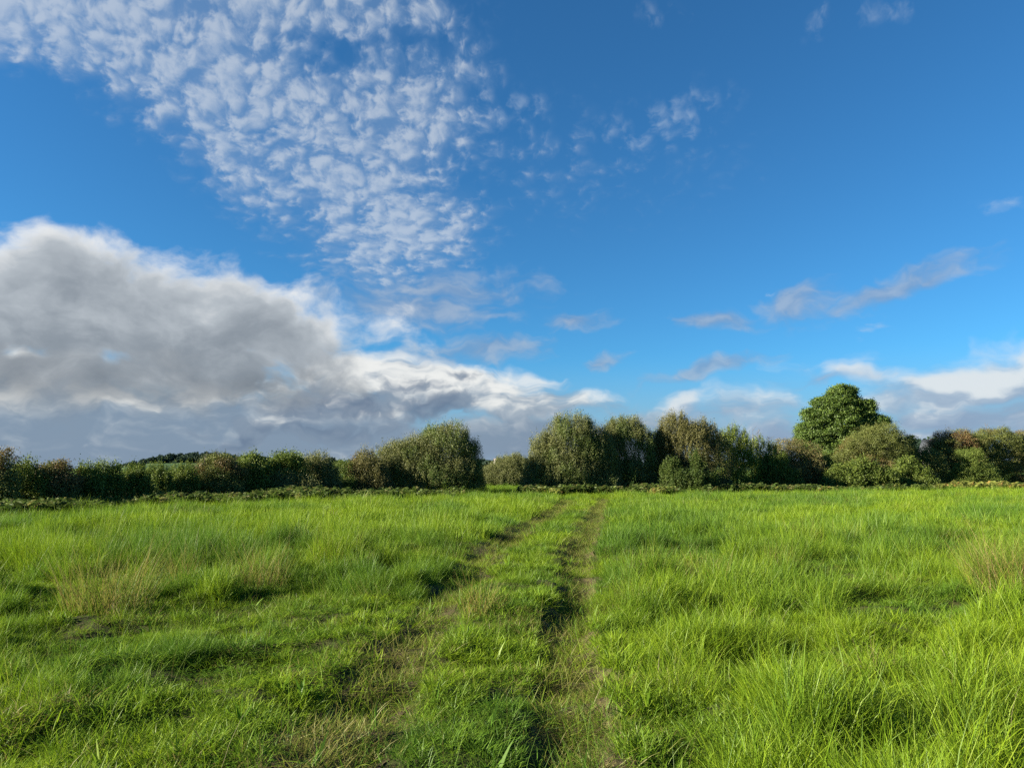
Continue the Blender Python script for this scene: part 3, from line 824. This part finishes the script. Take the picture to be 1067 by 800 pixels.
def bush(name, seed, px, base_py, lobes_px, style, mat, label, cat, group=None, Y=None, deep=0.8, accent=None, fill=0.35, protrude=0.1, scale=1.0, thin=1.0,
         stems=5, r0=0.06, trunk_h=None, parts=('crown', 'trunk'), twigs=0, skirt=1.0, shrink=1.0):
    """a bush or tree standing where pixel (px, base_py) meets the ground; lobes_px = (px, py, rx, ry[, dy]) silhouettes at that distance, each given real depth"""
    rng = np.random.default_rng(seed)
    if Y is None: Y = on_ground(px, base_py, 0.18)[1]
    b = at(px, 480, Y); bz = float(terrain(b[0], Y))
    mpp = Y / F / math.cos(PITCH) * 1.0
    lobes = []
    if group == HED: lobes_px = [(L[0], L[1] + 3.2, L[2], L[3] * 0.9) + tuple(L[4:]) for L in lobes_px]
    for L in lobes_px:
        p = at(L[0], L[1], Y); dy = L[4] if len(L) > 4 else rng.uniform(-0.25, 0.25)
        rx, rz = L[2] * mpp * shrink, L[3] * mpp * shrink
        lobes.append((p[0] - b[0], dy * rx, p[2] - bz, rx, rx * deep, rz))
    root = empty(name, (b[0], Y, bz))
    tag(root, label, cat, group)
    x0 = min(l[0] - l[3] for l in lobes); x1 = max(l[0] + l[3] for l in lobes)
    if skirt:
        n = max(2, int((x1 - x0) / 1.3))
        for k in range(n):
            r = (x1 - x0) / n * 0.62
            lobes.append((x0 + (k + 0.5) * (x1 - x0) / n, rng.uniform(-0.5, 0.1) * r, 0.45 * skirt, r, r * 0.8, 0.55 * skirt))
    make_crown(parts[0], rng, lobes, style, mat, root, accent, fill, protrude, scale, thin)
    make_stems(rng, lobes, root, stems, r0, 0.2 if not trunk_h else 0, parts[1], trunk_h)
    if twigs:
        top = sorted(lobes, key=lambda l: -(l[2] + l[5]))
        for k in range(twigs):
            paths = []
            l = top[k % min(len(top), 3)]
            p0 = np.array([l[0] + rng.uniform(-0.7, 0.7) * l[3], l[1] + rng.uniform(-0.3, 0.3), l[2] + 0.4 * l[5]])
            h = l[5] * rng.uniform(0.7, 1.15); q = np.linspace(0, 1, 5)[:, None]
            lean = np.array([rng.normal(0, 0.13), rng.normal(0, 0.1), 1.0])
            paths.append((p0 + lean * h * q, 0.022 * (1 - 0.7 * q[:, 0])))
            for b2 in range(4):
                t = rng.uniform(0.4, 0.95); d2 = np.array([rng.normal(0, 0.6), rng.normal(0, 0.5), 0.9])
                paths.append((p0 + lean * h * t + d2 * h * 0.25 * q, 0.012 * (1 - 0.7 * q[:, 0])))
            V, f = tubes(paths, 5); mesh_obj('bare_twig', V, f, M_BARK, root)
    return root

def patchy(scale, lo, hi, seed, amount=1.0, top=None):
    """a patch of leaves that has turned, by clump; top=(z0,z1) limits it to the upper shoots"""
    def f(P, c, rng):
        v = sstep(lattice_noise(c[:, 0] * scale + 50, c[:, 2] * scale + c[:, 1] * 0.7 * scale + 50, seed), lo, hi)
        if top is not None: v = v * sstep(c[:, 2], top[0], top[1])
        return v * amount * (rng.uniform(0, 1, len(P)) < 0.85)
    return f
def some(p):
    return lambda P, c, rng: (rng.uniform(0, 1, len(P)) < p) * 1.0

HED = 'bushes in the left hand hedge'
# --- left hedge, from the near left end towards the gap
bush('hawthorn_bush', 101, -4, 529, [(-6, 487, 17, 22), (-18, 500, 22, 24), (2, 508, 16, 20)], 'thorn', M_THORN, 'dark brown topped hawthorn bush cut off by the left edge of the picture', 'bush', HED, accent=patchy(1.6, 0.25, 0.6, 1, 0.7, (1.2, 1.7)))
bush('hedge_bush', 102, 26, 527, [(25, 496, 15, 17), (18, 510, 16, 17), (36, 512, 14, 16)], 'shoot', M_LEAFY, 'small green leafy hedge bush just left of the russet hawthorn', 'bush', HED)
bush('hawthorn_bush', 103, 57, 526, [(58, 492, 19, 13), (48, 502, 16, 18), (68, 505, 16, 18), (57, 512, 22, 14)], 'thorn', M_THORN, 'hawthorn bush with a russet brown crown among green hedge saplings', 'bush', HED, accent=patchy(1.3, 0.35, 0.6, 3, 0.75, (0.55, 1.1)))
bush('hedge_sapling', 104, 90, 525, [(88, 497, 13, 14), (96, 506, 14, 17), (82, 510, 12, 14)], 'shoot', M_LEAFY, 'trimmed green hedge sapling right beside the russet hawthorn', 'sapling', HED)
bush('hedge_sapling', 105, 113, 524, [(107, 493, 10, 13), (116, 498, 12, 14), (112, 508, 17, 15)], 'shoot', M_LEAFY, 'tallest spiky topped green sapling in the trimmed stretch of hedge', 'sapling', HED, protrude=0.25)
bush('hedge_sapling', 106, 139, 523, [(133, 498, 12, 14), (146, 500, 12, 14), (139, 509, 17, 13)], 'shoot', M_LEAFY, 'trimmed green sapling with two rounded leafy heads in the left hedge', 'sapling', HED)
bush('hedge_sapling', 107, 163, 521, [(160, 497, 12, 13), (170, 501, 11, 14), (162, 508, 16, 13)], 'shoot', M_LEAFY, 'green hedge sapling standing in front of the small dark trees on the skyline', 'sapling', HED)
bush('hedge_sapling', 108, 188, 520, [(184, 497, 12, 13), (195, 497, 12, 14), (190, 508, 17, 12)], 'shoot', M_LEAFY, 'yellow green sapling directly in front of the distant wooded hill', 'sapling', HED)
bush('hawthorn_bush', 109, 224, 519, [(226, 486, 19, 15), (214, 496, 16, 17), (238, 498, 16, 18), (224, 507, 24, 12)], 'thorn', M_THORN, 'hawthorn bush whose bare brown top shoots rise above the left hedge', 'bush', HED, accent=patchy(1.3, 0.4, 0.65, 9, 0.7, (1.0, 1.7)), twigs=10, protrude=0.16)
bush('hedge_bush', 110, 260, 518, [(258, 487, 17, 17), (270, 494, 15, 19), (252, 502, 18, 16), (264, 507, 22, 11)], 'ash', M_LEAFY, 'broad dark green bush between the brown topped hawthorn and the tallest hedge bush', 'bush', HED)
bush('hedge_bush', 111, 300, 517, [(296, 484, 18, 17), (309, 490, 16, 18), (288, 497, 17, 18), (300, 506, 24, 12)], 'ash', M_LEAFY, 'tallest dark green leafy bush in the left hedge', 'bush', HED)
bush('willow_bush', 112, 328, 516, [(330, 488, 17, 17), (340, 498, 15, 16), (322, 503, 20, 14)], 'willow', M_WILLOW, 'rounded dark willow bush at the right end of the tall hedge section', 'bush', HED)
bush('willow_bush', 113, 295, 517.5, [(292, 505, 26, 13), (276, 508, 17, 10), (312, 508, 18, 10)], 'willow', M_WILLOW, 'low greyish willow bush in front of the tallest hedge bush', 'bush', HED, deep=0.5)
bush('hedge_bush', 114, 354, 515, [(355, 492, 14, 14, 0.6), (348, 503, 12, 12)], 'thorn', M_LEAFY, 'small yellow green bush in the dip left of the browning willow', 'bush', HED)
# --- the big willows either side of the gap
bush('willow_bush', 120, 381, 514.5, [(380, 492, 17, 19), (374, 501, 14, 14), (392, 500, 15, 16)], 'willow', M_BROWN, 'small browning willow bush tucked against the left flank of the wide willow', 'bush', accent=patchy(0.8, 0.3, 0.6, 4, 0.6))
bush('willow_tree', 121, 446, 513.5, [(463, 470, 32, 26), (434, 482, 30, 24), (484, 482, 18, 24), (410, 488, 25, 24), (455, 492, 42, 22), (486, 498, 17, 15), (420, 501, 28, 14)], 'willow', M_WILLOW, 'wide rounded olive willow with a shaded right flank, left of the field gap', 'willow', accent=patchy(1.1, 0.45, 0.7, 31, 0.7), stems=9, r0=0.09, fill=0.4)
bush('willow_bush', 122, 527, 509, [(528, 491, 19, 14), (538, 488, 14, 13), (512, 497, 15, 10), (530, 500, 20, 9)], 'willow', M_WILLOW, 'low domed willow bush in the gap beyond the field', 'bush', Y=72, deep=0.9)
bush('willow_bush', 123, 506, 508, [(508, 496, 12, 9), (499, 498, 9, 8)], 'thorn', M_BROWN, 'little olive bush at the back of the field gap', 'bush', Y=84)
bush('willow_tree', 124, 588, 512.5, [(594, 464, 28, 30), (569, 479, 21, 25), (614, 473, 24, 30), (629, 482, 14, 26), (585, 488, 36, 22), (563, 497, 18, 15), (600, 499, 24, 12)], 'willow', M_WILLOW, 'tall domed grey green willow just right of the field gap', 'willow', accent=patchy(1.1, 0.45, 0.7, 31, 0.7), stems=9, r0=0.10, fill=0.4)
bush('willow_tree', 125, 650, 511.5, [(652, 463, 22, 27, 0.3), (666, 473, 18, 29), (640, 468, 14, 26), (638, 482, 18, 24), (632, 497, 20, 14, -0.5), (658, 496, 20, 14)], 'willow', M_WILLOW, 'dark sided willow between the grey green dome and the ivy footed tree', 'willow', accent=patchy(1.1, 0.45, 0.7, 31, 0.7), stems=8, r0=0.09, fill=0.35)
bush('hawthorn_tree', 126, 718, 511, [(702, 453, 17, 19), (733, 459, 19, 18), (716, 468, 26, 24), (697, 480, 16, 26), (740, 480, 20, 26), (690, 474, 13, 24), (718, 492, 30, 17)], 'willow', M_BROWN, 'upright brownish tree with knobbly twin tops and pale ivy round its foot', 'tree', stems=12, r0=0.08, protrude=0.16, thin=0.85)
bush('ivy_growth', 127, 712, 511.5, [(696, 497, 12, 16, -1.2), (722, 493, 8, 19, -1.8), (710, 502, 22, 9, -0.8), (735, 503, 12, 8, -1.0)], 'shoot', M_BRAMBLE, 'bright green climbing shoots at the foot of the twin topped brownish tree', 'climber', Y=49.0, parts=('foliage', 'stem'), deep=0.5, r0=0.02)
bush('hedge_bush', 128, 768, 510, [(764, 462, 9, 15), (776, 467, 9, 16), (755, 474, 13, 20), (770, 484, 17, 20), (782, 487, 10, 14), (764, 498, 20, 10)], 'shoot', M_ASH, 'thin green spiky topped bush right of the brownish twin topped tree', 'bush', twigs=5, thin=0.85)
bush('hedge_bush', 129, 792, 509.5, [(790, 474, 8, 18), (803, 476, 7, 15), (794, 490, 13, 17)], 'shoot', M_ASH, 'slender bush with bare twigs sticking out of its top', 'bush', twigs=9, thin=0.7)
bush('willow_bush', 130, 827, 509, [(822, 476, 17, 17), (838, 482, 18, 17), (812, 488, 17, 17), (830, 494, 28, 13), (848, 494, 14, 12)], 'thorn', M_BROWN, 'round pale brownish willow bush in front of the tall sycamore', 'bush', thin=0.8, protrude=0.2, accent=some(0.12))
bush('sycamore_tree', 131, 872, 508.5, [(838, 450, 8, 7), (844, 434, 8, 7), (853, 422, 7, 6), (905, 424, 7, 6), (916, 440, 8, 6), (886, 408, 7, 5), (877, 412, 13, 10), (862, 421, 9, 8), (870, 426, 17, 13), (890, 425, 13, 12), (856, 437, 12, 11), (880, 441, 20, 14), (902, 437, 11, 10), (844, 450, 12, 10), (866, 456, 20, 14), (893, 453, 17, 13), (911, 450, 9, 9), (836, 462, 8, 9), (850, 468, 17, 13), (880, 470, 24, 16), (904, 466, 14, 12), (862, 484, 24, 15)], 'maple', M_MAPLE, 'tall green sycamore rising well above the hedge', 'tree', Y=62, stems=10, r0=0.22, trunk_h=1.7, fill=0.22, protrude=0.12, deep=0.9, shrink=0.93)
bush('hawthorn_tree', 132, 912, 508, [(915, 462, 24, 18), (898, 471, 23, 18), (936, 470, 20, 18), (882, 484, 16, 17), (914, 485, 34, 17)], 'thorn', M_THORN, 'spreading dull brown hawthorn to the right of the tall sycamore', 'tree', accent=patchy(0.7, 0.35, 0.65, 8, 0.6), thin=0.95, protrude=0.16)
bush('bramble_bush', 133, 890, 507.8, [(882, 495, 16, 11), (900, 492, 16, 13), (918, 497, 16, 9), (868, 499, 12, 8)], 'ash', M_LEAFY, 'fresh green bramble mound in front of the dull brown hawthorn', 'bush', Y=54.5, parts=('foliage', 'stem'), deep=0.6, r0=0.02)
bush('bramble_bush', 134, 950, 507, [(947, 490, 12, 12), (958, 496, 13, 10), (936, 498, 10, 8)], 'ash', M_LEAFY, 'bright green bramble mound below the dip in the right hedge skyline', 'bush', Y=56, parts=('foliage', 'stem'), deep=0.6, r0=0.02)
bush('hawthorn_bush', 135, 958, 506.6, [(954, 484, 17, 16), (970, 486, 16, 16), (946, 488, 13, 15), (960, 494, 22, 13)], 'thorn', M_THORN, 'lowest dark bush filling the dip left of the red tinged hawthorn', 'bush', Y=60)
bush('hawthorn_tree', 136, 996, 506.4, [(990, 464, 21, 14), (1008, 468, 18, 15), (978, 474, 17, 17), (994, 484, 26, 17), (1010, 492, 16, 12), (978, 494, 16, 11)], 'thorn', M_THORN, 'hawthorn with yellow and rusty red patches turning for autumn', 'tree', accent=patchy(0.75, 0.35, 0.6, 12, 0.9), protrude=0.14)
bush('hawthorn_tree', 137, 1036, 506.2, [(1036, 463, 24, 16), (1020, 472, 20, 18), (1052, 470, 16, 17), (1036, 484, 28, 18), (1048, 495, 18, 10)], 'thorn', M_THORN, 'broad dark green flat topped hawthorn near the right edge of the picture', 'tree', accent=patchy(0.6, 0.55, 0.75, 15, 0.7), twigs=8)
bush('hawthorn_tree', 138, 1078, 506, [(1072, 464, 18, 15), (1088, 468, 22, 20), (1074, 484, 22, 18)], 'thorn', M_BROWN, 'olive brown hawthorn cut off by the right edge of the picture', 'tree', accent=patchy(0.7, 0.4, 0.7, 16, 0.6), twigs=6)

bush('hedge_bush', 140, 687, 510.5, [(684, 472, 11, 22), (684, 485, 13, 20), (678, 497, 14, 13), (692, 500, 14, 11)], 'thorn', M_ASH, 'shaded green bush filling the gap left of the twin topped brownish tree', 'bush', Y=52)
bush('hedge_bush', 141, 622, 511.5, [(620, 483, 18, 24), (612, 498, 16, 13), (630, 499, 15, 12)], 'willow', M_WILLOW, 'low green willow growth joining the grey green dome to its dark sided neighbour', 'bush', Y=49)
bush('hedge_bush', 142, 808, 509, [(806, 490, 16, 15), (798, 498, 14, 11), (818, 499, 16, 10)], 'ash', M_LEAFY, 'leafy green bush low down between the slender twiggy bush and the round brownish willow', 'bush', Y=54.5)
bush('hedge_bush', 143, 858, 508.5, [(852, 488, 15, 16), (846, 498, 14, 11), (866, 495, 14, 12)], 'ash', M_LEAFY, 'dense green bush in the hedge right under the left side of the tall sycamore', 'bush', Y=58)
bush('hedge_bush', 144, 1014, 506.4, [(1012, 486, 17, 17), (1003, 496, 14, 11), (1024, 497, 14, 11)], 'thorn', M_LEAFY, 'green bush low between the rusty red hawthorn and the flat topped one', 'bush', Y=60)

# --- bracken and bramble along the foot of the hedge: pale fern clumps one can pick out, and the mass of undergrowth
def frond_cloud(rng, base, n_frond, ln, spread, up):
    """fern fronds arching out of a root: each a tapering double row of small leaflets"""
    Cs, As, Ls, Id = [], [], [], []
    for k in range(n_frond):
        a = rng.uniform(0, 2 * PI); L = ln * rng.uniform(0.6, 1.2); el = rng.uniform(up, 1.35)
        t = np.linspace(0.22, 1, 13)
        r = L * t * math.cos(el); z = L * (t * math.sin(el) - 0.45 * t ** 2.4 * math.sin(el))
        off = rng.normal(0, spread, 2)
        p = np.stack([base[0] + off[0] + r * math.cos(a), base[1] + off[1] + r * math.sin(a), base[2] + z], -1)
        sd = np.array([-math.sin(a), math.cos(a), 0])
        w = 0.30 * L * (1.05 - t) * (0.4 + 0.9 * np.minimum(1, t * 2.2))
        for s in (-1, 1):
            Cs.append(p + sd * s * (w * 0.5)[:, None]); As.append(np.repeat((sd * s + np.array([math.cos(a), math.sin(a), 0]) * 0.45)[None], len(t), 0)); Ls.append(np.maximum(w * 1.1, 0.03)); Id.append(np.full(len(t), rng.uniform(0, 1)))
    return np.concatenate(Cs), np.concatenate(As), np.concatenate(Ls), np.concatenate(Id)

def fern_mesh(name, rng, roots, n_frond, ln, spread, mat, parent=None, up=0.6):
    cs, as_, ls, ids = [], [], [], []
    for q, b in enumerate(roots):
        c, a, l, i = frond_cloud(rng, b, n_frond, ln[q] if isinstance(ln, list) else ln, spread, up); cs.append(c); as_.append(a); ls.append(l); ids.append(i)
    c, a, l, i = map(np.concatenate, (cs, as_, ls, ids))
    V, f = leaf_cards(rng, c, a, 1.0, 0.32, 0.12)
    V = (V.reshape(-1, 4, 3) - c[:, None]) * l[:, None, None] + c[:, None]
    lf = np.repeat(np.clip(i + rng.normal(0, 0.12, len(i)), 0, 1), 4)
    return mesh_obj(name, V.reshape(-1, 3), f, mat, parent, attrs={'leaf': lf, 'accent': np.repeat((i > 0.86) * 1.0, 4)})

def make_undergrowth():
    rng = np.random.default_rng(77)
    roots = []
    for px in np.arange(-40, 1110, 2.2):
        Yb = hedge_line_px(px)
        for k in range(3):
            d = rng.uniform(-2.8, 0.0)
            p = at(px + rng.uniform(-3, 3), 500, Yb + d)
            if 480 < px < 546 and Yb < 60: continue
            if lattice_noise(np.array([px * 0.08]), np.array([k * 3.1]), 91)[0] < 0.36: continue
            roots.append((p[0], Yb + d, float(terrain(p[0], Yb + d))))
    rsz = [0.45 + 1.15 * float(fbm(np.array([r[0] * 0.55]), np.array([r[1] * 0.55]), 95, 3)[0]) ** 1.2 * 0.95 for r in roots]
    o = fern_mesh('undergrowth', rng, roots, 9, rsz, 0.2, M_BRAMBLE, up=0.8)
    # bramble leaves and weeds knitted through the ferns
    tag(o, 'low bracken, bramble and weeds along the foot of the hedges', 'undergrowth', kind='stuff')

def hedge_line_px(px):
    pts = [(-60, 26.0), (0, 27.6), (100, 31.2), (200, 35.0), (300, 38.6), (400, 42.0), (490, 45.2), (540, 47.2), (620, 48.0), (700, 48.6), (860, 53.0), (1067, 59.0), (1120, 60.0)]
    return float(np.interp(px, [p[0] for p in pts], [p[1] for p in pts]))
make_undergrowth()

FG = 'pale bracken clumps along the right hedge'
for seed, px, sz, label in [(1, 566, 0.75, 'yellowing bracken clump at the right side of the field gap'), (2, 689, 0.8, 'pale bracken clump left of the twin topped brownish tree'),
                            (3, 985, 0.85, 'pale yellow bracken clump below the rusty red hawthorn'), (4, 1013, 1.15, 'tallest pale yellow bracken clump in front of the right hedge'),
                            (5, 1050, 1.05, 'broad pale bracken clump below the flat topped hawthorn'), (6, 855, 0.7, 'straw coloured bracken clump below the tall sycamore'), (7, 805, 0.65, 'low pale bracken clump below the slender twiggy bush')]:
    rng = np.random.default_rng(900 + seed)
    Y = hedge_line_px(px) - 2.6; p = at(px, 500, Y); z = float(terrain(p[0], Y))
    root = empty('bracken_clump', (p[0], Y, z)); tag(root, label, 'fern', FG)
    rts = [(rng.normal(0, 0.5 * sz), rng.normal(0, 0.25), 0) for _ in range(9)]
    for r in rts:
        fern_mesh('fronds', rng, [r], 9, sz * 1.25, 0.15, M_FERN, root, up=0.8)

# ------------------------------------------------------------------ rush tussocks standing in the grass
M_RUSH = None
def rush_material():
    m, B = new_mat('rush_blade')
    t = attr(B, 'along'); r = attr(B, 'blade')
    col = B.ramp(r, [(0.0, (0.075, 0.130, 0.014)), (0.45, (0.125, 0.180, 0.018)), (0.75, (0.20, 0.20, 0.035)), (1.0, (0.28, 0.22, 0.08))])
    col = B.mix(B.mul(B.step(t, 0.6, 1.0), B.step(r, 0.3, 0.9)), col, (0.30, 0.24, 0.10, 1))
    leaf_shader(B, col, 0.40, None, 0.01, 0.5)
    return m
M_RUSH = rush_material()
def stalk_material():
    m, B = new_mat('dry_stalk')
    r = attr(B, 'blade')
    leaf_shader(B, B.ramp(r, [(0.0, (0.16, 0.085, 0.032)), (0.5, (0.24, 0.165, 0.065)), (1.0, (0.33, 0.26, 0.13))]), 0.3, None, 0.0, 0.5)
    return m
M_STALK = stalk_material()
RUSH = 'rush tussocks in the meadow'
for seed, px, py, h, n, rad, dryn, lab in [
        (1, 112, 637, 0.72, 360, 0.46, 110, 'big brownish rush tussock at the edge of the shorter grass on the left'),
        (2, 186, 612, 0.66, 90, 0.16, 70, 'thin straw tipped rush tussock right of the big brownish one'),
        (3, 268, 612, 0.62, 200, 0.45, 70, 'pale topped rush tussock midway between the big brownish one and the wheel tracks'),
        (4, 503, 645, 0.42, 150, 0.24, 60, 'yellowish rush tussock on the strip between the wheel tracks'),
        (5, 1056, 628, 0.78, 380, 0.50, 260, 'brown leaning rush tussock cut by the right edge of the picture'),
        (6, 872, 552, 0.34, 220, 0.28, 0, 'low tussock coloured dark green for a shaded hollow in the even grass on the right'),
        (7, 378, 546, 0.30, 200, 0.28, 0, 'low tussock coloured dark green for a shaded hollow far out left of the tracks'),
        (8, 735, 612, 0.46, 120, 0.36, 80, 'sparse pinkish flowering tussock just right of the wheel tracks')]:
    rng = np.random.default_rng(500 + seed)
    p = on_ground(px, py, 0.0); z = float(terrain(p[0], p[1]))
    root = empty('rush_tussock', (p[0], p[1], z)); tag(root, lab, 'tussock', RUSH)
    V, q, t, al, bl = blades(rng, int(n * 1.5), rad, h, 0.28, 0.0050, 0.26, 0.55, rows=5)
    if not dryn: bl = bl * 0.35  # darker blades: a hollow's shade put into their colour
    mesh_obj('blades', V, [q, t], M_RUSH, root, attrs={'along': al, 'blade': bl})
    if dryn:
        V, q, t, al, bl = blades(rng, dryn, rad * 0.9, h * 1.08, 0.25, 0.0036, 0.36, 0.7, rows=5)
        mesh_obj('dry_stalks', V, [q, t], M_STALK, root, attrs={'along': al, 'blade': bl})

# ------------------------------------------------------------------ the far country over the hedge
def far_hill(name, Y, x0, x1, top_fn, depth, label, mat):
    xs = np.linspace(x0, x1, 60); ysn = np.linspace(0, 1, 14)
    X, S = np.meshgrid(xs, ysn)
    Yv = Y + (S - 0.5) * depth
    prof = np.sin(np.clip(S, 0, 1) * PI) ** 0.8
    Z = np.maximum(top_fn(X), 0.3) * prof - 0.5
    n = len(xs); i = (np.arange(len(ysn) - 1)[:, None] * n + np.arange(n - 1)[None, :]).ravel()
    o = mesh_obj(name, np.stack([X, Yv, Z], -1).reshape(-1, 3), np.stack([i, i + 1, i + n + 1, i + n], -1), mat, smooth=True)
    return tag(o, label, 'hill', kind='structure')
def hill_mat():
    m, B = new_mat('far_pasture')
    P = B.n('ShaderNodeNewGeometry').outputs['Position']
    col = B.ramp(B.noise(P, 0.02, 4, 0.6)[0], [(0.35, (0.035, 0.060, 0.035)), (0.6, (0.05, 0.085, 0.04)), (0.75, (0.08, 0.10, 0.05))])
    p = B.n('ShaderNodeBsdfPrincipled'); B.put(p.inputs['Base Color'], col); p.inputs['Roughness'].default_value = 1.0; p.inputs['Specular IOR Level'].default_value = 0.0
    o = B.n('ShaderNodeOutputMaterial'); B.t.links.new(p.outputs[0], o.inputs[0])
    return m
M_HILL = hill_mat()
def tops(pts, Y):
    px = np.array([at(a, b, Y)[0] for a, b in pts]); z = np.array([at(a, b, Y)[2] for a, b in pts])
    return lambda X: np.interp(X, px, z)
HILLS = [(900.0, [(-200, 492), (100, 493), (155, 490), (174, 482), (192, 479), (215, 477.5), (240, 479), (300, 481), (350, 484), (420, 484), (480, 485), (560, 482), (640, 485), (900, 486), (960, 478), (1000, 478), (1200, 484)], 260, 'low blue green wooded hill far beyond the left hedge')]
for Y, pts, depth, lab in HILLS:
    fn = tops(pts, Y)
    far_hill('hill', Y, at(-200, 480, Y)[0], at(1200, 480, Y)[0], fn, depth, lab, M_HILL)
    rng = np.random.default_rng(4)
    lobes = []
    for px in np.arange(120, 1010, 2.6):
        thick = 1.0 if (172 < px < 240 or 490 < px < 560) else 0.75
        if rng.uniform() > thick: continue
        for s in range(2):
            yy = Y - 30 + rng.uniform(-50, 20); p = at(px + rng.uniform(-2, 2), 480, yy)
            r = rng.uniform(2.4, 4.6)
            zc = float(fn(p[0])) * math.sin(np.clip((yy - Y) / depth + 0.5, 0, 1) * PI) ** 0.8 + r * 0.5
            lobes.append((p[0], yy, zc, r * 1.25, r, r * rng.uniform(0.8, 1.1)))
    w = make_crown('woodland', rng, lobes, 'far', M_FAR, None, None, 0.2, 0.1, shoots=0)
    tag(w, 'far dark woodland along the skyline', 'woodland', kind='stuff')

def tree_far(seed, px, py_top, Y, w_px, label):
    rng = np.random.default_rng(seed)
    top = at(px, py_top, Y); mpp = Y / F
    r = w_px * mpp / 2
    root = empty('skyline_tree', (top[0], Y, 0.0)); tag(root, label, 'tree', 'small trees on the skyline')
    z = top[2]
    make_crown('crown', rng, [(0, 0, z - r * 0.9, r, r, r * 0.95), (r * 0.5, 0, z - r * 1.3, r * 0.8, r, r * 0.8), (-r * 0.5, 0, z - r * 1.25, r * 0.8, r, r * 0.8)], 'far', M_FAR, root, None, 0.4, 0.1, scale=0.35, shoots=0)
    k = np.linspace(0, 1, 4)[:, None]
    V, f = tubes([(np.array([0, 0, -0.3]) + k * np.array([0, 0, z - r]), 0.35 * (1.2 - 0.6 * k[:, 0]))], 6)
    mesh_obj('trunk', V, f, M_BARK, root)
tree_far(61, 139, 481, 260, 7, 'left one of the two small dark trees on the skyline over the left hedge')
tree_far(62, 147, 481.5, 262, 6, 'right one of the two small dark trees on the skyline over the left hedge')
tree_far(63, 345, 477, 300, 9, 'small dark skyline tree in the dip right of the tall left hedge section')

tree_far(64, 938, 458, 205, 34, 'dark skyline tree left of the tiny white house in the dip of the right hedge')
tree_far(65, 958, 457.5, 215, 40, 'broad dark skyline tree right behind the tiny white house')
tree_far(66, 980, 459, 210, 32, 'dark skyline tree right of the tiny white house')

def house(px, py, Y, w, label, wall, roofc, turn=0.25, foot=3.0):
    p = at(px, py, Y); z0 = p[2] - 5.0
    root = empty('farmhouse', (p[0], Y, z0), turn); tag(root, label, 'house')
    d = w * 0.6; h = 2.8; rz = 2.2
    m, B = new_mat('render_wall' ); pr = B.n('ShaderNodeBsdfPrincipled'); P = B.n('ShaderNodeTexCoord').outputs['Object']
    B.put(pr.inputs['Base Color'], B.ramp(B.noise(P, 1.5, 3)[0], [(0.3, tuple(c * 0.85 for c in wall)), (0.7, wall)])); o = B.n('ShaderNodeOutputMaterial'); B.t.links.new(pr.outputs[0], o.inputs[0])
    X, Yd = w / 2, d / 2
    V = [(-X, -Yd, -foot), (X, -Yd, -foot), (X, Yd, -foot), (-X, Yd, -foot), (-X, -Yd, h), (X, -Yd, h), (X, Yd, h), (-X, Yd, h), (-X, 0, h + rz), (X, 0, h + rz)]
    mesh_obj('wall', V, [[(0, 1, 5, 4), (1, 2, 6, 5), (2, 3, 7, 6), (3, 0, 4, 7)], [(4, 8, 7), (5, 6, 9)]], m, root)
    m2, B = new_mat('slate_roof'); pr = B.n('ShaderNodeBsdfPrincipled'); P = B.n('ShaderNodeTexCoord').outputs['Object']
    B.put(pr.inputs['Base Color'], B.ramp(B.noise(P, 3, 3)[0], [(0.3, tuple(c * 0.8 for c in roofc)), (0.7, roofc)])); o = B.n('ShaderNodeOutputMaterial'); B.t.links.new(pr.outputs[0], o.inputs[0])
    e = 0.3; V = []; F_ = []
    for s in (-1, 1):
        b = len(V)
        V += [(-X - e, s * (Yd + e), h - 0.25), (X + e, s * (Yd + e), h - 0.25), (X + e, s * 0.004, h + rz + 0.02), (-X - e, s * 0.004, h + rz + 0.02)]
        V += [(a, c, zz + 0.18) for a, c, zz in V[b:b + 4]]
        F_ += [(b, b + 1, b + 2, b + 3), (b + 4, b + 5, b + 6, b + 7), (b, b + 1, b + 5, b + 4), (b + 1, b + 2, b + 6, b + 5), (b + 2, b + 3, b + 7, b + 6), (b + 3, b, b + 4, b + 7)]
    mesh_obj('roof', V, [F_], m2, root)
    m3, B = new_mat('window_glass'); pr = B.n('ShaderNodeBsdfPrincipled'); pr.inputs['Base Color'].default_value = (0.03, 0.04, 0.05, 1); pr.inputs['Roughness'].default_value = 0.15; o = B.n('ShaderNodeOutputMaterial'); B.t.links.new(pr.outputs[0], o.inputs[0])
    for k in (-0.3, 0.0, 0.3):
        cx = k * w; y = -Yd - 0.03
        V = [(cx - 0.5, y, 0.9), (cx + 0.5, y, 0.9), (cx + 0.5, y, 2.0), (cx - 0.5, y, 2.0), (cx - 0.5, y + 0.1, 0.9), (cx + 0.5, y + 0.1, 0.9), (cx + 0.5, y + 0.1, 2.0), (cx - 0.5, y + 0.1, 2.0)]
        mesh_obj('window', V, [[(0, 1, 2, 3), (4, 5, 6, 7), (0, 1, 5, 4), (1, 2, 6, 5), (2, 3, 7, 6), (3, 0, 4, 7)]], m3, root)
house(518.5, 477.8, 420, 4.0, 'tiny pale farmhouse far off above the low bush in the field gap', (0.46, 0.43, 0.36), (0.20, 0.18, 0.17))
house(966.5, 459.0, 150, 2.6, 'tiny white house showing over the dip in the right hedge', (0.75, 0.73, 0.68), (0.10, 0.11, 0.12), 1.75)
